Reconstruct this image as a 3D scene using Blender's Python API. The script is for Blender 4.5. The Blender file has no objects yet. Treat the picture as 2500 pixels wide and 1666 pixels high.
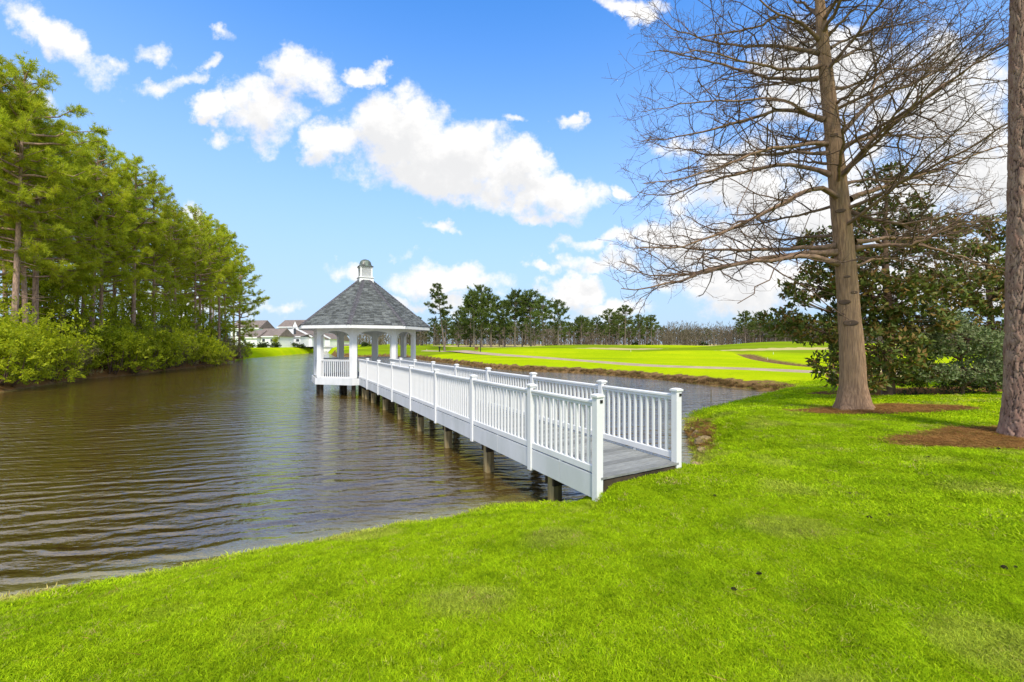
import bpy, math, random
import numpy as np
from mathutils import Vector, Matrix
R = math.radians
scene = bpy.context.scene
COL = scene.collection
rng = np.random.default_rng(11)
random.seed(11)
F = 1045.0            # focal length of the photograph in its own pixels (2500 wide)
EYE = 2.72            # height of the eye above the pond's water
HZ = 840.0

# ------------------------------------------------------------------ camera
cam = bpy.data.cameras.new("camera")
cam.sensor_width = 36.0
cam.lens = 36.0 * F / 2500.0
cam.shift_y = (HZ - 833.0) / 2500.0
cam.clip_start = 0.05
cam.clip_end = 6000
camo = bpy.data.objects.new("camera", cam)
camo.location = (0, 0, EYE)
camo.rotation_euler = (R(90), 0, 0)
COL.objects.link(camo)
scene.camera = camo

# ------------------------------------------------------------------ exposure
vs = scene.view_settings
vs.view_transform = 'Standard'
vs.look = 'None'
vs.gamma = 1.0
vs.use_curve_mapping = False
vs.exposure = 0.5
scene.render.engine = 'CYCLES'
scene.cycles.max_bounces = 12
scene.cycles.diffuse_bounces = 8
scene.cycles.transmission_bounces = 8
scene.cycles.transparent_max_bounces = 8

# ------------------------------------------------------------------ sun and sky
SUN_EL, SUN_AZ = R(48), R(170)      # azimuth clockwise from +Y: behind the camera
sd = bpy.data.lights.new("sun", 'SUN')
sd.energy = 3.3
sd.angle = R(9)
sd.color = (1.0, 0.93, 0.80)
so = bpy.data.objects.new("sun", sd)
sv = Vector((math.sin(SUN_AZ) * math.cos(SUN_EL), math.cos(SUN_AZ) * math.cos(SUN_EL), math.sin(SUN_EL)))
so.rotation_euler = (-sv).to_track_quat('-Z', 'Y').to_euler()
so.location = (0, -20, 40)
COL.objects.link(so)


class NT:
    """small helper for node trees"""
    def __init__(self, tree):
        self.t = tree
        self.L = tree.links

    def new(self, typ, **kw):
        n = self.t.nodes.new(typ)
        for k, v in kw.items():
            setattr(n, k, v)
        return n

    def put(self, sock, val):
        if isinstance(val, bpy.types.NodeSocket):
            self.L.new(val, sock)
        elif val is not None:
            sock.default_value = val

    def math(self, op, a, b=None, c=None, clamp=False):
        n = self.new('ShaderNodeMath', operation=op, use_clamp=clamp)
        self.put(n.inputs[0], a)
        if b is not None: self.put(n.inputs[1], b)
        if c is not None: self.put(n.inputs[2], c)
        return n.outputs[0]

    def mix(self, fac, a, b, blend='MIX'):
        n = self.new('ShaderNodeMix', data_type='RGBA', blend_type=blend)
        self.put(n.inputs[0], fac)
        self.put(n.inputs[6], col4(a)); self.put(n.inputs[7], col4(b))
        return n.outputs[2]

    def smooth(self, x, lo, hi, a=0.0, b=1.0):
        n = self.new('ShaderNodeMapRange', interpolation_type='SMOOTHSTEP')
        self.put(n.inputs[0], x)
        for i, v in enumerate((lo, hi, a, b)):
            self.put(n.inputs[i + 1], v)
        return n.outputs[0]

    def noise(self, vec, scale, detail=4, rough=0.55, dist=0.0, out=0):
        n = self.new('ShaderNodeTexNoise')
        if vec is not None: self.L.new(vec, n.inputs['Vector'])
        n.inputs['Scale'].default_value = scale
        n.inputs['Detail'].default_value = detail
        n.inputs['Roughness'].default_value = rough
        n.inputs['Distortion'].default_value = dist
        return n.outputs[out]

    def comb(self, x, y, z=0.0):
        n = self.new('ShaderNodeCombineXYZ')
        self.put(n.inputs[0], x); self.put(n.inputs[1], y); self.put(n.inputs[2], z)
        return n.outputs[0]

    def sep(self, v):
        n = self.new('ShaderNodeSeparateXYZ')
        self.L.new(v, n.inputs[0])
        return n.outputs

    def mapping(self, vec, scale=(1, 1, 1), rot=(0, 0, 0), loc=(0, 0, 0)):
        n = self.new('ShaderNodeMapping')
        self.L.new(vec, n.inputs[0])
        n.inputs['Scale'].default_value = scale
        n.inputs['Rotation'].default_value = rot
        n.inputs['Location'].default_value = loc
        return n.outputs[0]


def col4(c):
    if isinstance(c, tuple) and len(c) == 3:
        return (*c, 1.0)
    return c


def cloud_group():
    """density of the clouds over the pond as a function of direction (x/y, z/y)"""
    g = bpy.data.node_groups.new("cloud_field", 'ShaderNodeTree')
    g.interface.new_socket("Vector", in_out='INPUT', socket_type='NodeSocketVector')
    g.interface.new_socket("Density", in_out='OUTPUT', socket_type='NodeSocketFloat')
    N = NT(g)
    gi, go = N.new('NodeGroupInput'), N.new('NodeGroupOutput')
    v = gi.outputs[0]
    warp0 = N.noise(v, 5.0, 5, 0.55, out=1)
    warp1 = N.noise(v, 15.0, 6, 0.6, out=1)
    wm = N.new('ShaderNodeVectorMath', operation='MULTIPLY_ADD')
    N.L.new(warp1, wm.inputs[0]); wm.inputs[1].default_value = (.62, .55, 0); wm.inputs[2].default_value = (-.31, -.275, 0)
    wa = N.new('ShaderNodeVectorMath', operation='ADD')
    N.L.new(warp0, wa.inputs[0]); N.L.new(wm.outputs[0], wa.inputs[1])
    warp = wa.outputs[0]
    sub = N.new('ShaderNodeVectorMath', operation='SUBTRACT')
    N.L.new(warp, sub.inputs[0]); sub.inputs[1].default_value = (.5, .5, .5)
    mad = N.new('ShaderNodeVectorMath', operation='MULTIPLY_ADD')
    N.L.new(sub.outputs[0], mad.inputs[0]); mad.inputs[1].default_value = (.2, .15, 0)
    N.L.new(v, mad.inputs[2])
    x, z, _ = N.sep(mad.outputs[0])
    k = 1.0625 / F
    cx0, cy0 = 1250 / F, HZ / F
    blobs = [  # centre, radii, tilt, strength
        (905, 300, 165, 105, 0, 1), (1060, 345, 150, 80, 0, 1), (770, 315, 95, 62, 0, 1), (1060, 410, 290, 72, 6, 1),
        (1250, 440, 140, 62, 12, 1), (1405, 445, 45, 24, 0, .8), (1265, 492, 90, 22, 0, .75), (1190, 380, 90, 60, 0, 1),
        (690, 160, 130, 62, 5, .8), (840, 160, 62, 28, -5, .9), (605, 245, 110, 68, 0, .8), (615, 305, 60, 42, 0, .6),
        (480, 250, 42, 28, 0, .5), (503, 310, 40, 24, 0, .45),
        (1300, 272, 45, 26, 5, .85), (1180, 275, 45, 14, 0, .5), (1005, 528, 78, 20, 3, .75), (1370, 560, 95, 30, 0, .95),
        (1380, 612, 95, 32, 0, .9), (1250, 612, 42, 14, 0, .55), (790, 622, 70, 28, 0, .8), (1040, 645, 150, 36, 0, .75),
        (1315, 668, 100, 40, 0, .9), (1390, 708, 150, 26, 0, .7),
        (165, 105, 160, 48, 38, .5), (50, 25, 130, 42, 30, .46), (375, 110, 46, 36, 20, .55), (515, 78, 30, 28, 0, .45),
        (285, 138, 60, 22, 22, .45), (390, 187, 85, 20, -10, .5), (490, 148, 26, 18, 0, .4), (430, 487, 40, 28, 20, .7),
        (70, 215, 70, 36, 25, .5), (1440, 5, 105, 34, 5, .9), (430, 700, 200, 40, 0, .4), (660, 690, 110, 18, 0, .5), (1150, 705, 150, 18, 0, .5), (980, 690, 120, 16, 0, .45), (1290, 735, 160, 18, 0, .5), (960, 590, 60, 12, 0, .3),
        (1900, 170, 190, 140, 0, .95), (2150, 235, 260, 160, 0, 1), (1740, 420, 230, 110, 0, .85), (1640, 560, 220, 70, 0, .9),
        (1960, 480, 280, 130, 0, .9), (2290, 420, 200, 140, 0, .85), (1720, 645, 280, 70, 0, .85), (2200, 640, 300, 110, 0, .8),
        (1560, 330, 60, 26, 0, .55), (2450, 150, 160, 120, 0, .8)]
    acc = None
    for (px, py, rx, ry, tilt, w) in blobs:
        cx, cz = px * k - cx0, cy0 - py * k
        rx, ry = rx * k, ry * k
        a = R(-tilt)
        ca, sa = math.cos(a), math.sin(a)
        dx = N.math('SUBTRACT', x, cx)
        dz = N.math('SUBTRACT', z, cz)
        p = N.math('MULTIPLY_ADD', dx, ca / rx, N.math('MULTIPLY', dz, sa / rx))
        q = N.math('MULTIPLY_ADD', dz, ca / ry, N.math('MULTIPLY', dx, -sa / ry))
        r2 = N.math('MULTIPLY_ADD', p, p, N.math('MULTIPLY', q, q))
        f = N.math('MULTIPLY_ADD', r2, -w, w)
        acc = f if acc is None else N.math('SMOOTH_MAX', acc, f, 0.12)
    fine = N.noise(v, 6.0, 11, 0.66)
    acc = N.math('MAXIMUM', acc, -1.2)
    d = N.math('MULTIPLY_ADD', N.math('SUBTRACT', fine, 0.5), 3.5, acc)
    N.L.new(d, go.inputs[0])
    return g


world = bpy.data.worlds.new("World")
scene.world = world
world.use_nodes = True
W = NT(world.node_tree)
for n in list(world.node_tree.nodes):
    world.node_tree.nodes.remove(n)
sky = W.new('ShaderNodeTexSky', sky_type='NISHITA', sun_disc=False)
sky.sun_elevation = SUN_EL
sky.sun_rotation = SUN_AZ
sky.altitude = 0
sky.air_density = 1.0
sky.dust_density = 0.4
sky.ozone_density = 2.0
hsv = W.new('ShaderNodeHueSaturation')
hsv.inputs['Hue'].default_value = 0.497
hsv.inputs['Saturation'].default_value = 1.12
hsv.inputs['Value'].default_value = 1.0
W.L.new(sky.outputs[0], hsv.inputs['Color'])
tc = W.new('ShaderNodeTexCoord')
dirv = tc.outputs['Generated']
dx, dy, dz = W.sep(dirv)
# clear sky, whiter towards the horizon
el = W.math('MAXIMUM', dz, 0.0)
pale = W.smooth(el, 0.0, 0.72, 0.95, 0.0)
deep = W.mix(1.0, hsv.outputs[0], (1.02, 2.05, 2.95), 'MULTIPLY')
clear = W.mix(pale, deep, (4.7, 6.05, 7.9))
fy = W.math('MAXIMUM', dy, 0.12)
gx, gz = W.math('DIVIDE', dx, fy), W.math('DIVIDE', dz, fy)
grp = cloud_group()
g1 = W.new('ShaderNodeGroup'); g1.node_tree = grp
W.L.new(W.comb(gx, gz), g1.inputs[0])
g2 = W.new('ShaderNodeGroup'); g2.node_tree = grp
W.L.new(W.comb(W.math('ADD', gx, 0.015), W.math('ADD', gz, 0.055)), g2.inputs[0])
front = W.math('MULTIPLY', W.smooth(dy, 0.15, 0.35), W.smooth(gz, .82, 1.1, 1.0, 0.0))
# rest of the sky, out of view: cumulus thickened to whiten fill and reflections
up = W.math('ADD', W.math('MAXIMUM', dz, 0.0), 0.18)
other = W.noise(W.comb(W.math('DIVIDE', dx, up), W.math('DIVIDE', dy, up)), 1.1, 8, 0.6)
other = W.math('MULTIPLY_ADD', W.math('SUBTRACT', other, 0.43), 5.0, 0.0)
dens = W.new('ShaderNodeMix', data_type='FLOAT')
W.put(dens.inputs[0], front); W.put(dens.inputs[2], other); W.put(dens.inputs[3], g1.outputs[0])
mask = W.smooth(dens.outputs[0], -0.08, 0.78)
thick = W.smooth(g2.outputs[0], 0.1, 1.1)
shade = W.math('MULTIPLY', W.math('MULTIPLY', thick, front), 0.55)
cloudc = W.mix(shade, (9.0, 8.9, 8.8), (5.8, 5.95, 6.2))
skyc = W.mix(mask, clear, cloudc)
bg = W.new('ShaderNodeBackground')
W.L.new(skyc, bg.inputs['Color'])
bg.inputs['Strength'].default_value = 0.085
wo = W.new('ShaderNodeOutputWorld')
W.L.new(bg.outputs[0], wo.inputs['Surface'])
world.cycles.sampling_method = 'MANUAL'
world.cycles.sample_map_resolution = 512


# ------------------------------------------------------------------ object helpers
def link(o, parent=None):
    COL.objects.link(o)
    if parent is not None:
        o.parent = parent
    return o


def tag(o, label=None, cat=None, group=None, kind=None):
    if label: o['label'] = label
    if cat: o['category'] = cat
    if group: o['group'] = group
    if kind: o['kind'] = kind
    return o


def thing(name, label, cat, loc=(0, 0, 0), rz=0.0, group=None):
    o = bpy.data.objects.new(name, None)
    o.empty_display_size = 0.2
    o.location = loc
    o.rotation_euler = (0, 0, rz)
    link(o)
    return tag(o, label, cat, group)


def mesh_np(name, V, tris=None, quads=None, mats=(), smooth=False, attrs=None, midx=None):
    me = bpy.data.meshes.new(name)
    V = np.asarray(V, dtype=np.float32).reshape(-1, 3)
    nt = 0 if tris is None else len(tris)
    nq = 0 if quads is None else len(quads)
    me.vertices.add(len(V))
    me.vertices.foreach_set('co', V.ravel())
    idx = []
    if nt: idx.append(np.asarray(tris, dtype=np.int32).ravel())
    if nq: idx.append(np.asarray(quads, dtype=np.int32).ravel())
    if idx:
        idx = np.concatenate(idx)
        me.loops.add(len(idx))
        me.loops.foreach_set('vertex_index', idx)
        st = np.concatenate([np.arange(nt) * 3, nt * 3 + np.arange(nq) * 4]).astype(np.int32)
        me.polygons.add(nt + nq)
        me.polygons.foreach_set('loop_start', st)
        if midx is not None:
            me.polygons.foreach_set('material_index', np.asarray(midx, dtype=np.int32))
        if smooth:
            me.polygons.foreach_set('use_smooth', np.ones(nt + nq, dtype=bool))
    for k, a in (attrs or {}).items():
        at = me.attributes.new(k, 'FLOAT', 'POINT')
        at.data.foreach_set('value', np.asarray(a, dtype=np.float32))
    me.update(calc_edges=True)
    for m in (mats if isinstance(mats, (list, tuple)) else [mats]):
        me.materials.append(m)
    return me


class MB:
    """collects boxes, tubes, prisms ... and links them as one mesh"""
    def __init__(self):
        self.V, self.F, self.n = [], [], 0

    def add(self, V, Fs):
        self.V += [tuple(v) for v in V]
        self.F += [tuple(i + self.n for i in f) for f in Fs]
        self.n = len(self.V)
        return self

    def box(self, c, s, M=None, taper=0.0):
        hx, hy, hz = s[0] / 2, s[1] / 2, s[2] / 2
        t = 1 - taper
        P = [(-hx, -hy, -hz), (hx, -hy, -hz), (hx, hy, -hz), (-hx, hy, -hz),
             (-hx * t, -hy * t, hz), (hx * t, -hy * t, hz), (hx * t, hy * t, hz), (-hx * t, hy * t, hz)]
        P = [Vector(p) for p in P]
        if M is not None: P = [M @ p for p in P]
        P = [p + Vector(c) for p in P]
        return self.add(P, [(3, 2, 1, 0), (4, 5, 6, 7), (0, 1, 5, 4), (1, 2, 6, 5), (2, 3, 7, 6), (3, 0, 4, 7)])

    def prism(self, poly, z0, z1):
        """vertical prism over a 2-D polygon (counter-clockwise)"""
        n = len(poly)
        V = [(p[0], p[1], z0) for p in poly] + [(p[0], p[1], z1) for p in poly]
        Fs = [tuple(range(n - 1, -1, -1)), tuple(range(n, 2 * n))]
        Fs += [(i, (i + 1) % n, n + (i + 1) % n, n + i) for i in range(n)]
        return self.add(V, Fs)

    def extrude(self, poly3, d):
        n = len(poly3)
        d = Vector(d)
        V = [Vector(p) for p in poly3] + [Vector(p) + d for p in poly3]
        Fs = [tuple(range(n - 1, -1, -1)), tuple(range(n, 2 * n))]
        Fs += [(i, (i + 1) % n, n + (i + 1) % n, n + i) for i in range(n)]
        return self.add(V, Fs)

    def tube(self, pts, rad, sides=6, cap=True):
        V, Q = tube_np(np.array(pts, float), np.array(rad, float), sides)
        Fs = [tuple(q) for q in Q]
        if cap:
            Fs.append(tuple(range(sides - 1, -1, -1)))
            m = len(V) - sides
            Fs.append(tuple(range(m, m + sides)))
        return self.add(V, Fs)

    def lathe(self, prof, n=16, c=(0, 0, 0)):
        V, Fs = [], []
        for (r, z) in prof:
            for i in range(n):
                a = 2 * math.pi * i / n
                V.append((c[0] + r * math.cos(a), c[1] + r * math.sin(a), c[2] + z))
        for j in range(len(prof) - 1):
            for i in range(n):
                k = (i + 1) % n
                Fs.append((j * n + i, j * n + k, (j + 1) * n + k, (j + 1) * n + i))
        Fs.append(tuple(range(n - 1, -1, -1)))
        Fs.append(tuple((len(prof) - 1) * n + i for i in range(n)))
        return self.add(V, Fs)

    def mesh(self, name, m, smooth=False):
        me = bpy.data.meshes.new(name)
        me.from_pydata(self.V, [], self.F)
        me.update()
        if smooth:
            me.polygons.foreach_set('use_smooth', np.ones(len(me.polygons), dtype=bool))
        for x in (m if isinstance(m, (list, tuple)) else [m]):
            me.materials.append(x)
        return me

    def build(self, name, m, parent=None, bevel=0.0, smooth=False):
        o = bpy.data.objects.new(name, self.mesh(name, m, smooth))
        link(o, parent)
        if bevel:
            add_bevel(o, bevel)
        return o


def add_bevel(o, w):
    b = o.modifiers.new('bevel', 'BEVEL')
    b.width = w
    b.segments = 2
    b.limit_method = 'ANGLE'
    return o


def tube_np(P, r, sides=5, phase=0.0):
    n = len(P)
    T = np.gradient(P, axis=0)
    T /= np.linalg.norm(T, axis=1, keepdims=True) + 1e-9
    ref = np.array([0, 0, 1.0]) if abs(T[0, 2]) < 0.8 else np.array([1.0, 0, 0])
    A = np.cross(T, ref); A /= np.linalg.norm(A, axis=1, keepdims=True) + 1e-9
    B = np.cross(T, A)
    ang = phase + np.arange(sides) * 2 * np.pi / sides
    V = P[:, None, :] + r[:, None, None] * (np.cos(ang)[None, :, None] * A[:, None, :] + np.sin(ang)[None, :, None] * B[:, None, :])
    i = np.arange(n - 1)[:, None]; j = np.arange(sides)[None, :]
    a = i * sides + j; b = i * sides + (j + 1) % sides
    Q = np.stack([a, a + sides, b + sides, b], -1).reshape(-1, 4)
    return V.reshape(-1, 3), Q


class Bag:
    """numpy pool of verts / tris / quads"""
    def __init__(self):
        self.V, self.T, self.Q, self.n = [], [], [], 0

    def add(self, V, T=None, Q=None):
        if T is not None: self.T.append(np.asarray(T) + self.n)
        if Q is not None: self.Q.append(np.asarray(Q) + self.n)
        self.V.append(V)
        self.n += len(V)

    def tube(self, P, r, sides=5):
        V, Q = tube_np(np.asarray(P, float), np.asarray(r, float), sides)
        self.add(V, Q=Q)

    def mesh(self, name, mats, smooth=False):
        V = np.concatenate(self.V)
        T = np.concatenate(self.T) if self.T else None
        Q = np.concatenate(self.Q) if self.Q else None
        return mesh_np(name, V, T, Q, mats, smooth)


# ------------------------------------------------------------------ materials
def new_mat(name):
    m = bpy.data.materials.new(name)
    m.use_nodes = True
    N = NT(m.node_tree)
    b = m.node_tree.nodes['Principled BSDF']
    return m, N, b


def noisy(name, a, b, scale=4.0, rough=0.6, stretch=(1, 1, 1), bump=0.0, bscale=None, detail=6, coord='Object', lo=.35, hi=.65,
          spec=0.3, island=0.0, metallic=0.0, objvar=0.0):
    m, N, p = new_mat(name)
    tcn = N.new('ShaderNodeTexCoord')
    v = N.mapping(tcn.outputs[coord], stretch)
    n = N.noise(v, scale, detail, 0.6)
    c = N.mix(N.smooth(n, lo, hi), a, b)
    if island:
        geo = N.new('ShaderNodeNewGeometry')
        f = N.math('MULTIPLY_ADD', geo.outputs['Random Per Island'], 2 * island, 1 - island)
        c = N.mix(1.0, c, N.comb(f, f, f), 'MULTIPLY')
    if objvar:
        oi = N.new('ShaderNodeObjectInfo')
        f = N.math('MULTIPLY_ADD', oi.outputs['Random'], 2 * objvar, 1 - objvar)
        c = N.mix(1.0, c, N.comb(f, f, f), 'MULTIPLY')
    N.put(p.inputs['Base Color'], c)
    p.inputs['Roughness'].default_value = rough
    p.inputs['Specular IOR Level'].default_value = spec
    p.inputs['Metallic'].default_value = metallic
    if bump:
        bn = N.new('ShaderNodeBump')
        bn.inputs['Strength'].default_value = bump
        bn.inputs['Distance'].default_value = 0.02 if name != 'cypress_bark' else 0.06
        N.L.new(N.noise(v, bscale or scale * 4, 6, 0.65), bn.inputs['Height'])
        N.L.new(bn.outputs[0], p.inputs['Normal'])
    return m


def leafy(name, cols, trans=0.35, rough=0.5, spec=0.25, objvar=0.2, patch=0.0, patchcol=(.1, .1, .02), pscale=.5):
    """foliage: colour differs from leaf to leaf and from plant to plant; part of the light passes through"""
    m, N, p = new_mat(name)
    geo = N.new('ShaderNodeNewGeometry')
    ramp = N.new('ShaderNodeValToRGB')
    N.L.new(geo.outputs['Random Per Island'], ramp.inputs[0])
    while len(ramp.color_ramp.elements) < len(cols):
        ramp.color_ramp.elements.new(0.5)
    for i, c in enumerate(cols):
        e = ramp.color_ramp.elements[i]
        e.position = i / max(1, len(cols) - 1)
        e.color = (*c, 1)
    c = ramp.outputs[0]
    oi = N.new('ShaderNodeObjectInfo')
    if patch:
        tcn = N.new('ShaderNodeTexCoord')
        pn = N.noise(tcn.outputs['Object'], pscale, 3)
        c = N.mix(N.math('MULTIPLY', N.smooth(pn, .45, .65), patch), c, patchcol)
    f = N.math('MULTIPLY_ADD', oi.outputs['Random'], 2 * objvar, 1 - objvar)
    c = N.mix(1.0, c, N.comb(f, f, f), 'MULTIPLY')
    N.put(p.inputs['Base Color'], c)
    p.inputs['Roughness'].default_value = rough
    p.inputs['Specular IOR Level'].default_value = spec
    tr = N.new('ShaderNodeBsdfTranslucent')
    N.put(tr.inputs['Color'], c)
    ms = N.new('ShaderNodeMixShader')
    ms.inputs[0].default_value = trans
    N.L.new(p.outputs[0], ms.inputs[1]); N.L.new(tr.outputs[0], ms.inputs[2])
    N.L.new(ms.outputs[0], m.node_tree.nodes['Material Output'].inputs['Surface'])
    return m


M = {}
M['paint'] = noisy('white_paint', (.71, .705, .695), (.62, .62, .61), 2.2, .45, (1, 1, .6), bump=.1, bscale=30, lo=.45, hi=.75)
M['paint_old'] = noisy('weathered_white_paint', (.66, .66, .67), (.55, .56, .55), 1.3, .5, (1, 1, .5), bump=.08, bscale=25)
M['trim'] = noisy('grey_white_soffit_paint', (.62, .63, .64), (.55, .56, .57), 1.5, .55)
M['plank'] = noisy('grey_deck_boards', (.30, .305, .29), (.18, .185, .18), 5, .7, (1, 14, 1), bump=.3, bscale=20, objvar=.3)
M['pile'] = noisy('weathered_piling_wood', (.40, .30, .14), (.17, .12, .055), 3, .75, (3, 3, .5), bump=.6, bscale=16)
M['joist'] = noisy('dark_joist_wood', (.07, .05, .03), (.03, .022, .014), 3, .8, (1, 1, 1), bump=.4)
M['shingle'] = noisy('roof_shingles', (.135, .145, .135), (.08, .085, .088), 14, .85, bump=.5, bscale=80, island=.42)
M['hip'] = noisy('hip_cap_shingles', (.115, .11, .12), (.085, .08, .09), 14, .85, bump=.5, bscale=80, island=.15)
M['patina'] = noisy('dark_patina_copper', (.05, .055, .045), (.13, .17, .13), 5, .42, (1, 1, .35), bump=.15, spec=.6)
M['black'] = noisy('black_plastic', (.01, .01, .01), (.02, .02, .02), 5, .4)
M['cypress'] = noisy('cypress_bark', (.54, .325, .185), (.29, .17, .098), 9, .85, (3.2, 3.2, .28), bump=1.0, bscale=12, lo=.32, hi=.66)
M['twig'] = noisy('brown_twig_bark', (.16, .098, .062), (.10, .062, .042), 4, .8, bump=.3)
M['limb'] = noisy('brown_limb_bark', (.29, .185, .115), (.16, .10, .065), 4, .85, (2, 2, 2), bump=.6)
M['pinebark'] = noisy('pine_bark', (.42, .28, .20), (.20, .135, .10), 6, .9, (2, 2, .6), bump=1.0, bscale=14)
M['farbark'] = noisy('grey_brown_far_bark', (.21, .165, .135), (.13, .10, .085), 2, .9)
M['needle'] = leafy('pine_needles', [(.32, .40, .018), (.50, .58, .024), (.58, .60, .028), (.43, .50, .024), (.21, .30, .026)], .52, .5, .25, .16,
                    .55, (.54, .54, .024), .45)
M['needle_dark'] = leafy('dark_pine_needles', [(.075, .12, .026), (.125, .17, .034), (.17, .21, .04), (.10, .145, .034)], .25, .55, .2, .2)
M['bush'] = leafy('yellow_green_shrub_leaves', [(.28, .36, .010), (.40, .46, .012), (.50, .53, .016), (.22, .29, .012)], .5, .5, .2, .15, .4, (.12, .11, .02), .6)
M['bush_dry'] = leafy('brownish_thicket_leaves', [(.24, .18, .10), (.30, .24, .12), (.18, .15, .07), (.22, .23, .06)], .25, .7, .1, .2)
M['hedge'] = leafy('dark_hedge_leaves', [(.03, .05, .014), (.05, .07, .018), (.07, .095, .02)], .2, .5, .2, .2)
M['magnolia'] = leafy('magnolia_leaves', [(.065, .09, .014), (.11, .145, .02), (.17, .20, .028), (.08, .11, .02), (.20, .115, .03), (.30, .18, .05), (.14, .18, .03), (.09, .14, .024)], .2, .55, .25, .1)
M['greyshrub'] = leafy('grey_green_shrub_leaves', [(.11, .16, .06), (.18, .23, .09), (.24, .28, .12), (.16, .16, .07)], .25, .5, .25, .1)
M['haze_twigs'] = leafy('bare_wood_twigs', [(.16, .13, .10), (.12, .10, .075), (.21, .17, .125), (.15, .115, .09)], .1, .9, .05, .05, .5, (.13, .12, .07), .02)
M['housewall'] = noisy('white_house_siding', (.80, .80, .80), (.74, .75, .76), .4, .6)
M['houseroof'] = noisy('brown_house_roof', (.22, .175, .155), (.16, .13, .115), 1.5, .9)
M['glassdark'] = noisy('dark_window_glass', (.03, .035, .045), (.05, .055, .065), 1, .12, spec=.6)
M['path'] = noisy('cart_path_asphalt', (.43, .32, .215), (.34, .25, .165), .8, .9)
M['straw'] = leafy('pine_straw', [(.20, .10, .03), (.28, .15, .05), (.14, .07, .025), (.33, .20, .08)], .1, .8, .1, .1)
M['deadgrass'] = leafy('dead_bank_grass', [(.22, .13, .06), (.15, .085, .04), (.28, .18, .085), (.17, .13, .035)], .2, .85, .05, .1)
M['cone'] = noisy('pine_cone_brown', (.06, .04, .025), (.03, .02, .015), 30, .8)
M['stake'] = noisy('yellow_white_marker_paint', (.75, .72, .45), (.65, .62, .4), 3, .6)

# ------------------------------------------------------------------ the land
POND = np.array([(-90, -18), (-60, -10), (-30, -3), (-15, .8), (-9, 2.8), (-5.4, 4.36), (-4.1, 4.97), (-2.8, 5.70), (-1.15, 6.47), (-.34, 6.95),
                 (.55, 7.05), (1.35, 6.95), (2.3, 7.25), (3.3, 8.2), (4.3, 10), (5.0, 12), (5.5, 13.5), (6.3, 15.4), (7.2, 16.7), (8.4, 17.8),
                 (10.4, 19.7), (13, 22), (15.3, 23.8), (15.6, 24.5), (14.5, 25.4), (13.3, 27.6), (11.3, 32.3), (7.45, 38.9), (1.94, 43.1),
                 (-2.7, 47.4), (-7.1, 56.8), (-11.5, 64.6), (-17.4, 76.8), (-28, 86), (-34.5, 85), (-38, 92), (-45, 107), (-58, 135), (-66, 165), (-72, 165),
                 (-69.5, 155), (-61.3, 131), (-55, 105), (-51.2, 88.8), (-50, 81), (-46, 71), (-37.5, 53.6), (-35.9, 44.7), (-33.2, 36.4),
                 (-33.4, 33.4), (-31.2, 28.7), (-29, 24.3), (-28, 21), (-32, 16), (-45, 10), (-90, 4)], float)


def wob(x, y, s, ph=0.0):
    return (np.sin(x * s + 1.3 * y * s + ph) + np.sin(1.7 * x * s - .9 * y * s + 2.1 + ph) + np.sin(.6 * x * s + 2.3 * y * s + 4.2 + 2 * ph)) / 3


def sdist(x, y):
    """distance to the pond's edge, positive on land"""
    x = np.asarray(x, float); y = np.asarray(y, float)
    best = np.full(x.shape, 1e9)
    inside = np.zeros(x.shape, bool)
    n = len(POND)
    for i in range(n):
        ax, ay = POND[i]; bx, by = POND[(i + 1) % n]
        ex, ey = bx - ax, by - ay
        t = np.clip(((x - ax) * ex + (y - ay) * ey) / (ex * ex + ey * ey), 0, 1)
        d = (x - ax - t * ex) ** 2 + (y - ay - t * ey) ** 2
        best = np.minimum(best, d)
        c = (ay > y) != (by > y)
        if ay != by:
            xi = (bx - ax) * (y - ay) / (by - ay) + ax
            inside ^= c & (x < xi)
    d = np.sqrt(best)
    return np.where(inside, -d, d)


def sst(x, a, b):
    t = np.clip((x - a) / (b - a), 0, 1)
    return t * t * (3 - 2 * t)


MOUNDS = [(54, 86, 1.75, 17, 10), (78, 96, 1.1, 20, 10), (10, 74, .9, 14, 7), (-6, 78, .7, 10, 6), (-24, 100, .9, 15, 9), (24, 62, .75, 12, 6),
          (45, 64, .7, 12, 5), (14, 104, .9, 16, 8), (38, 110, .8, 18, 9), (70, 60, .3, 18, 8), (-40, 120, .5, 16, 10)]


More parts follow.
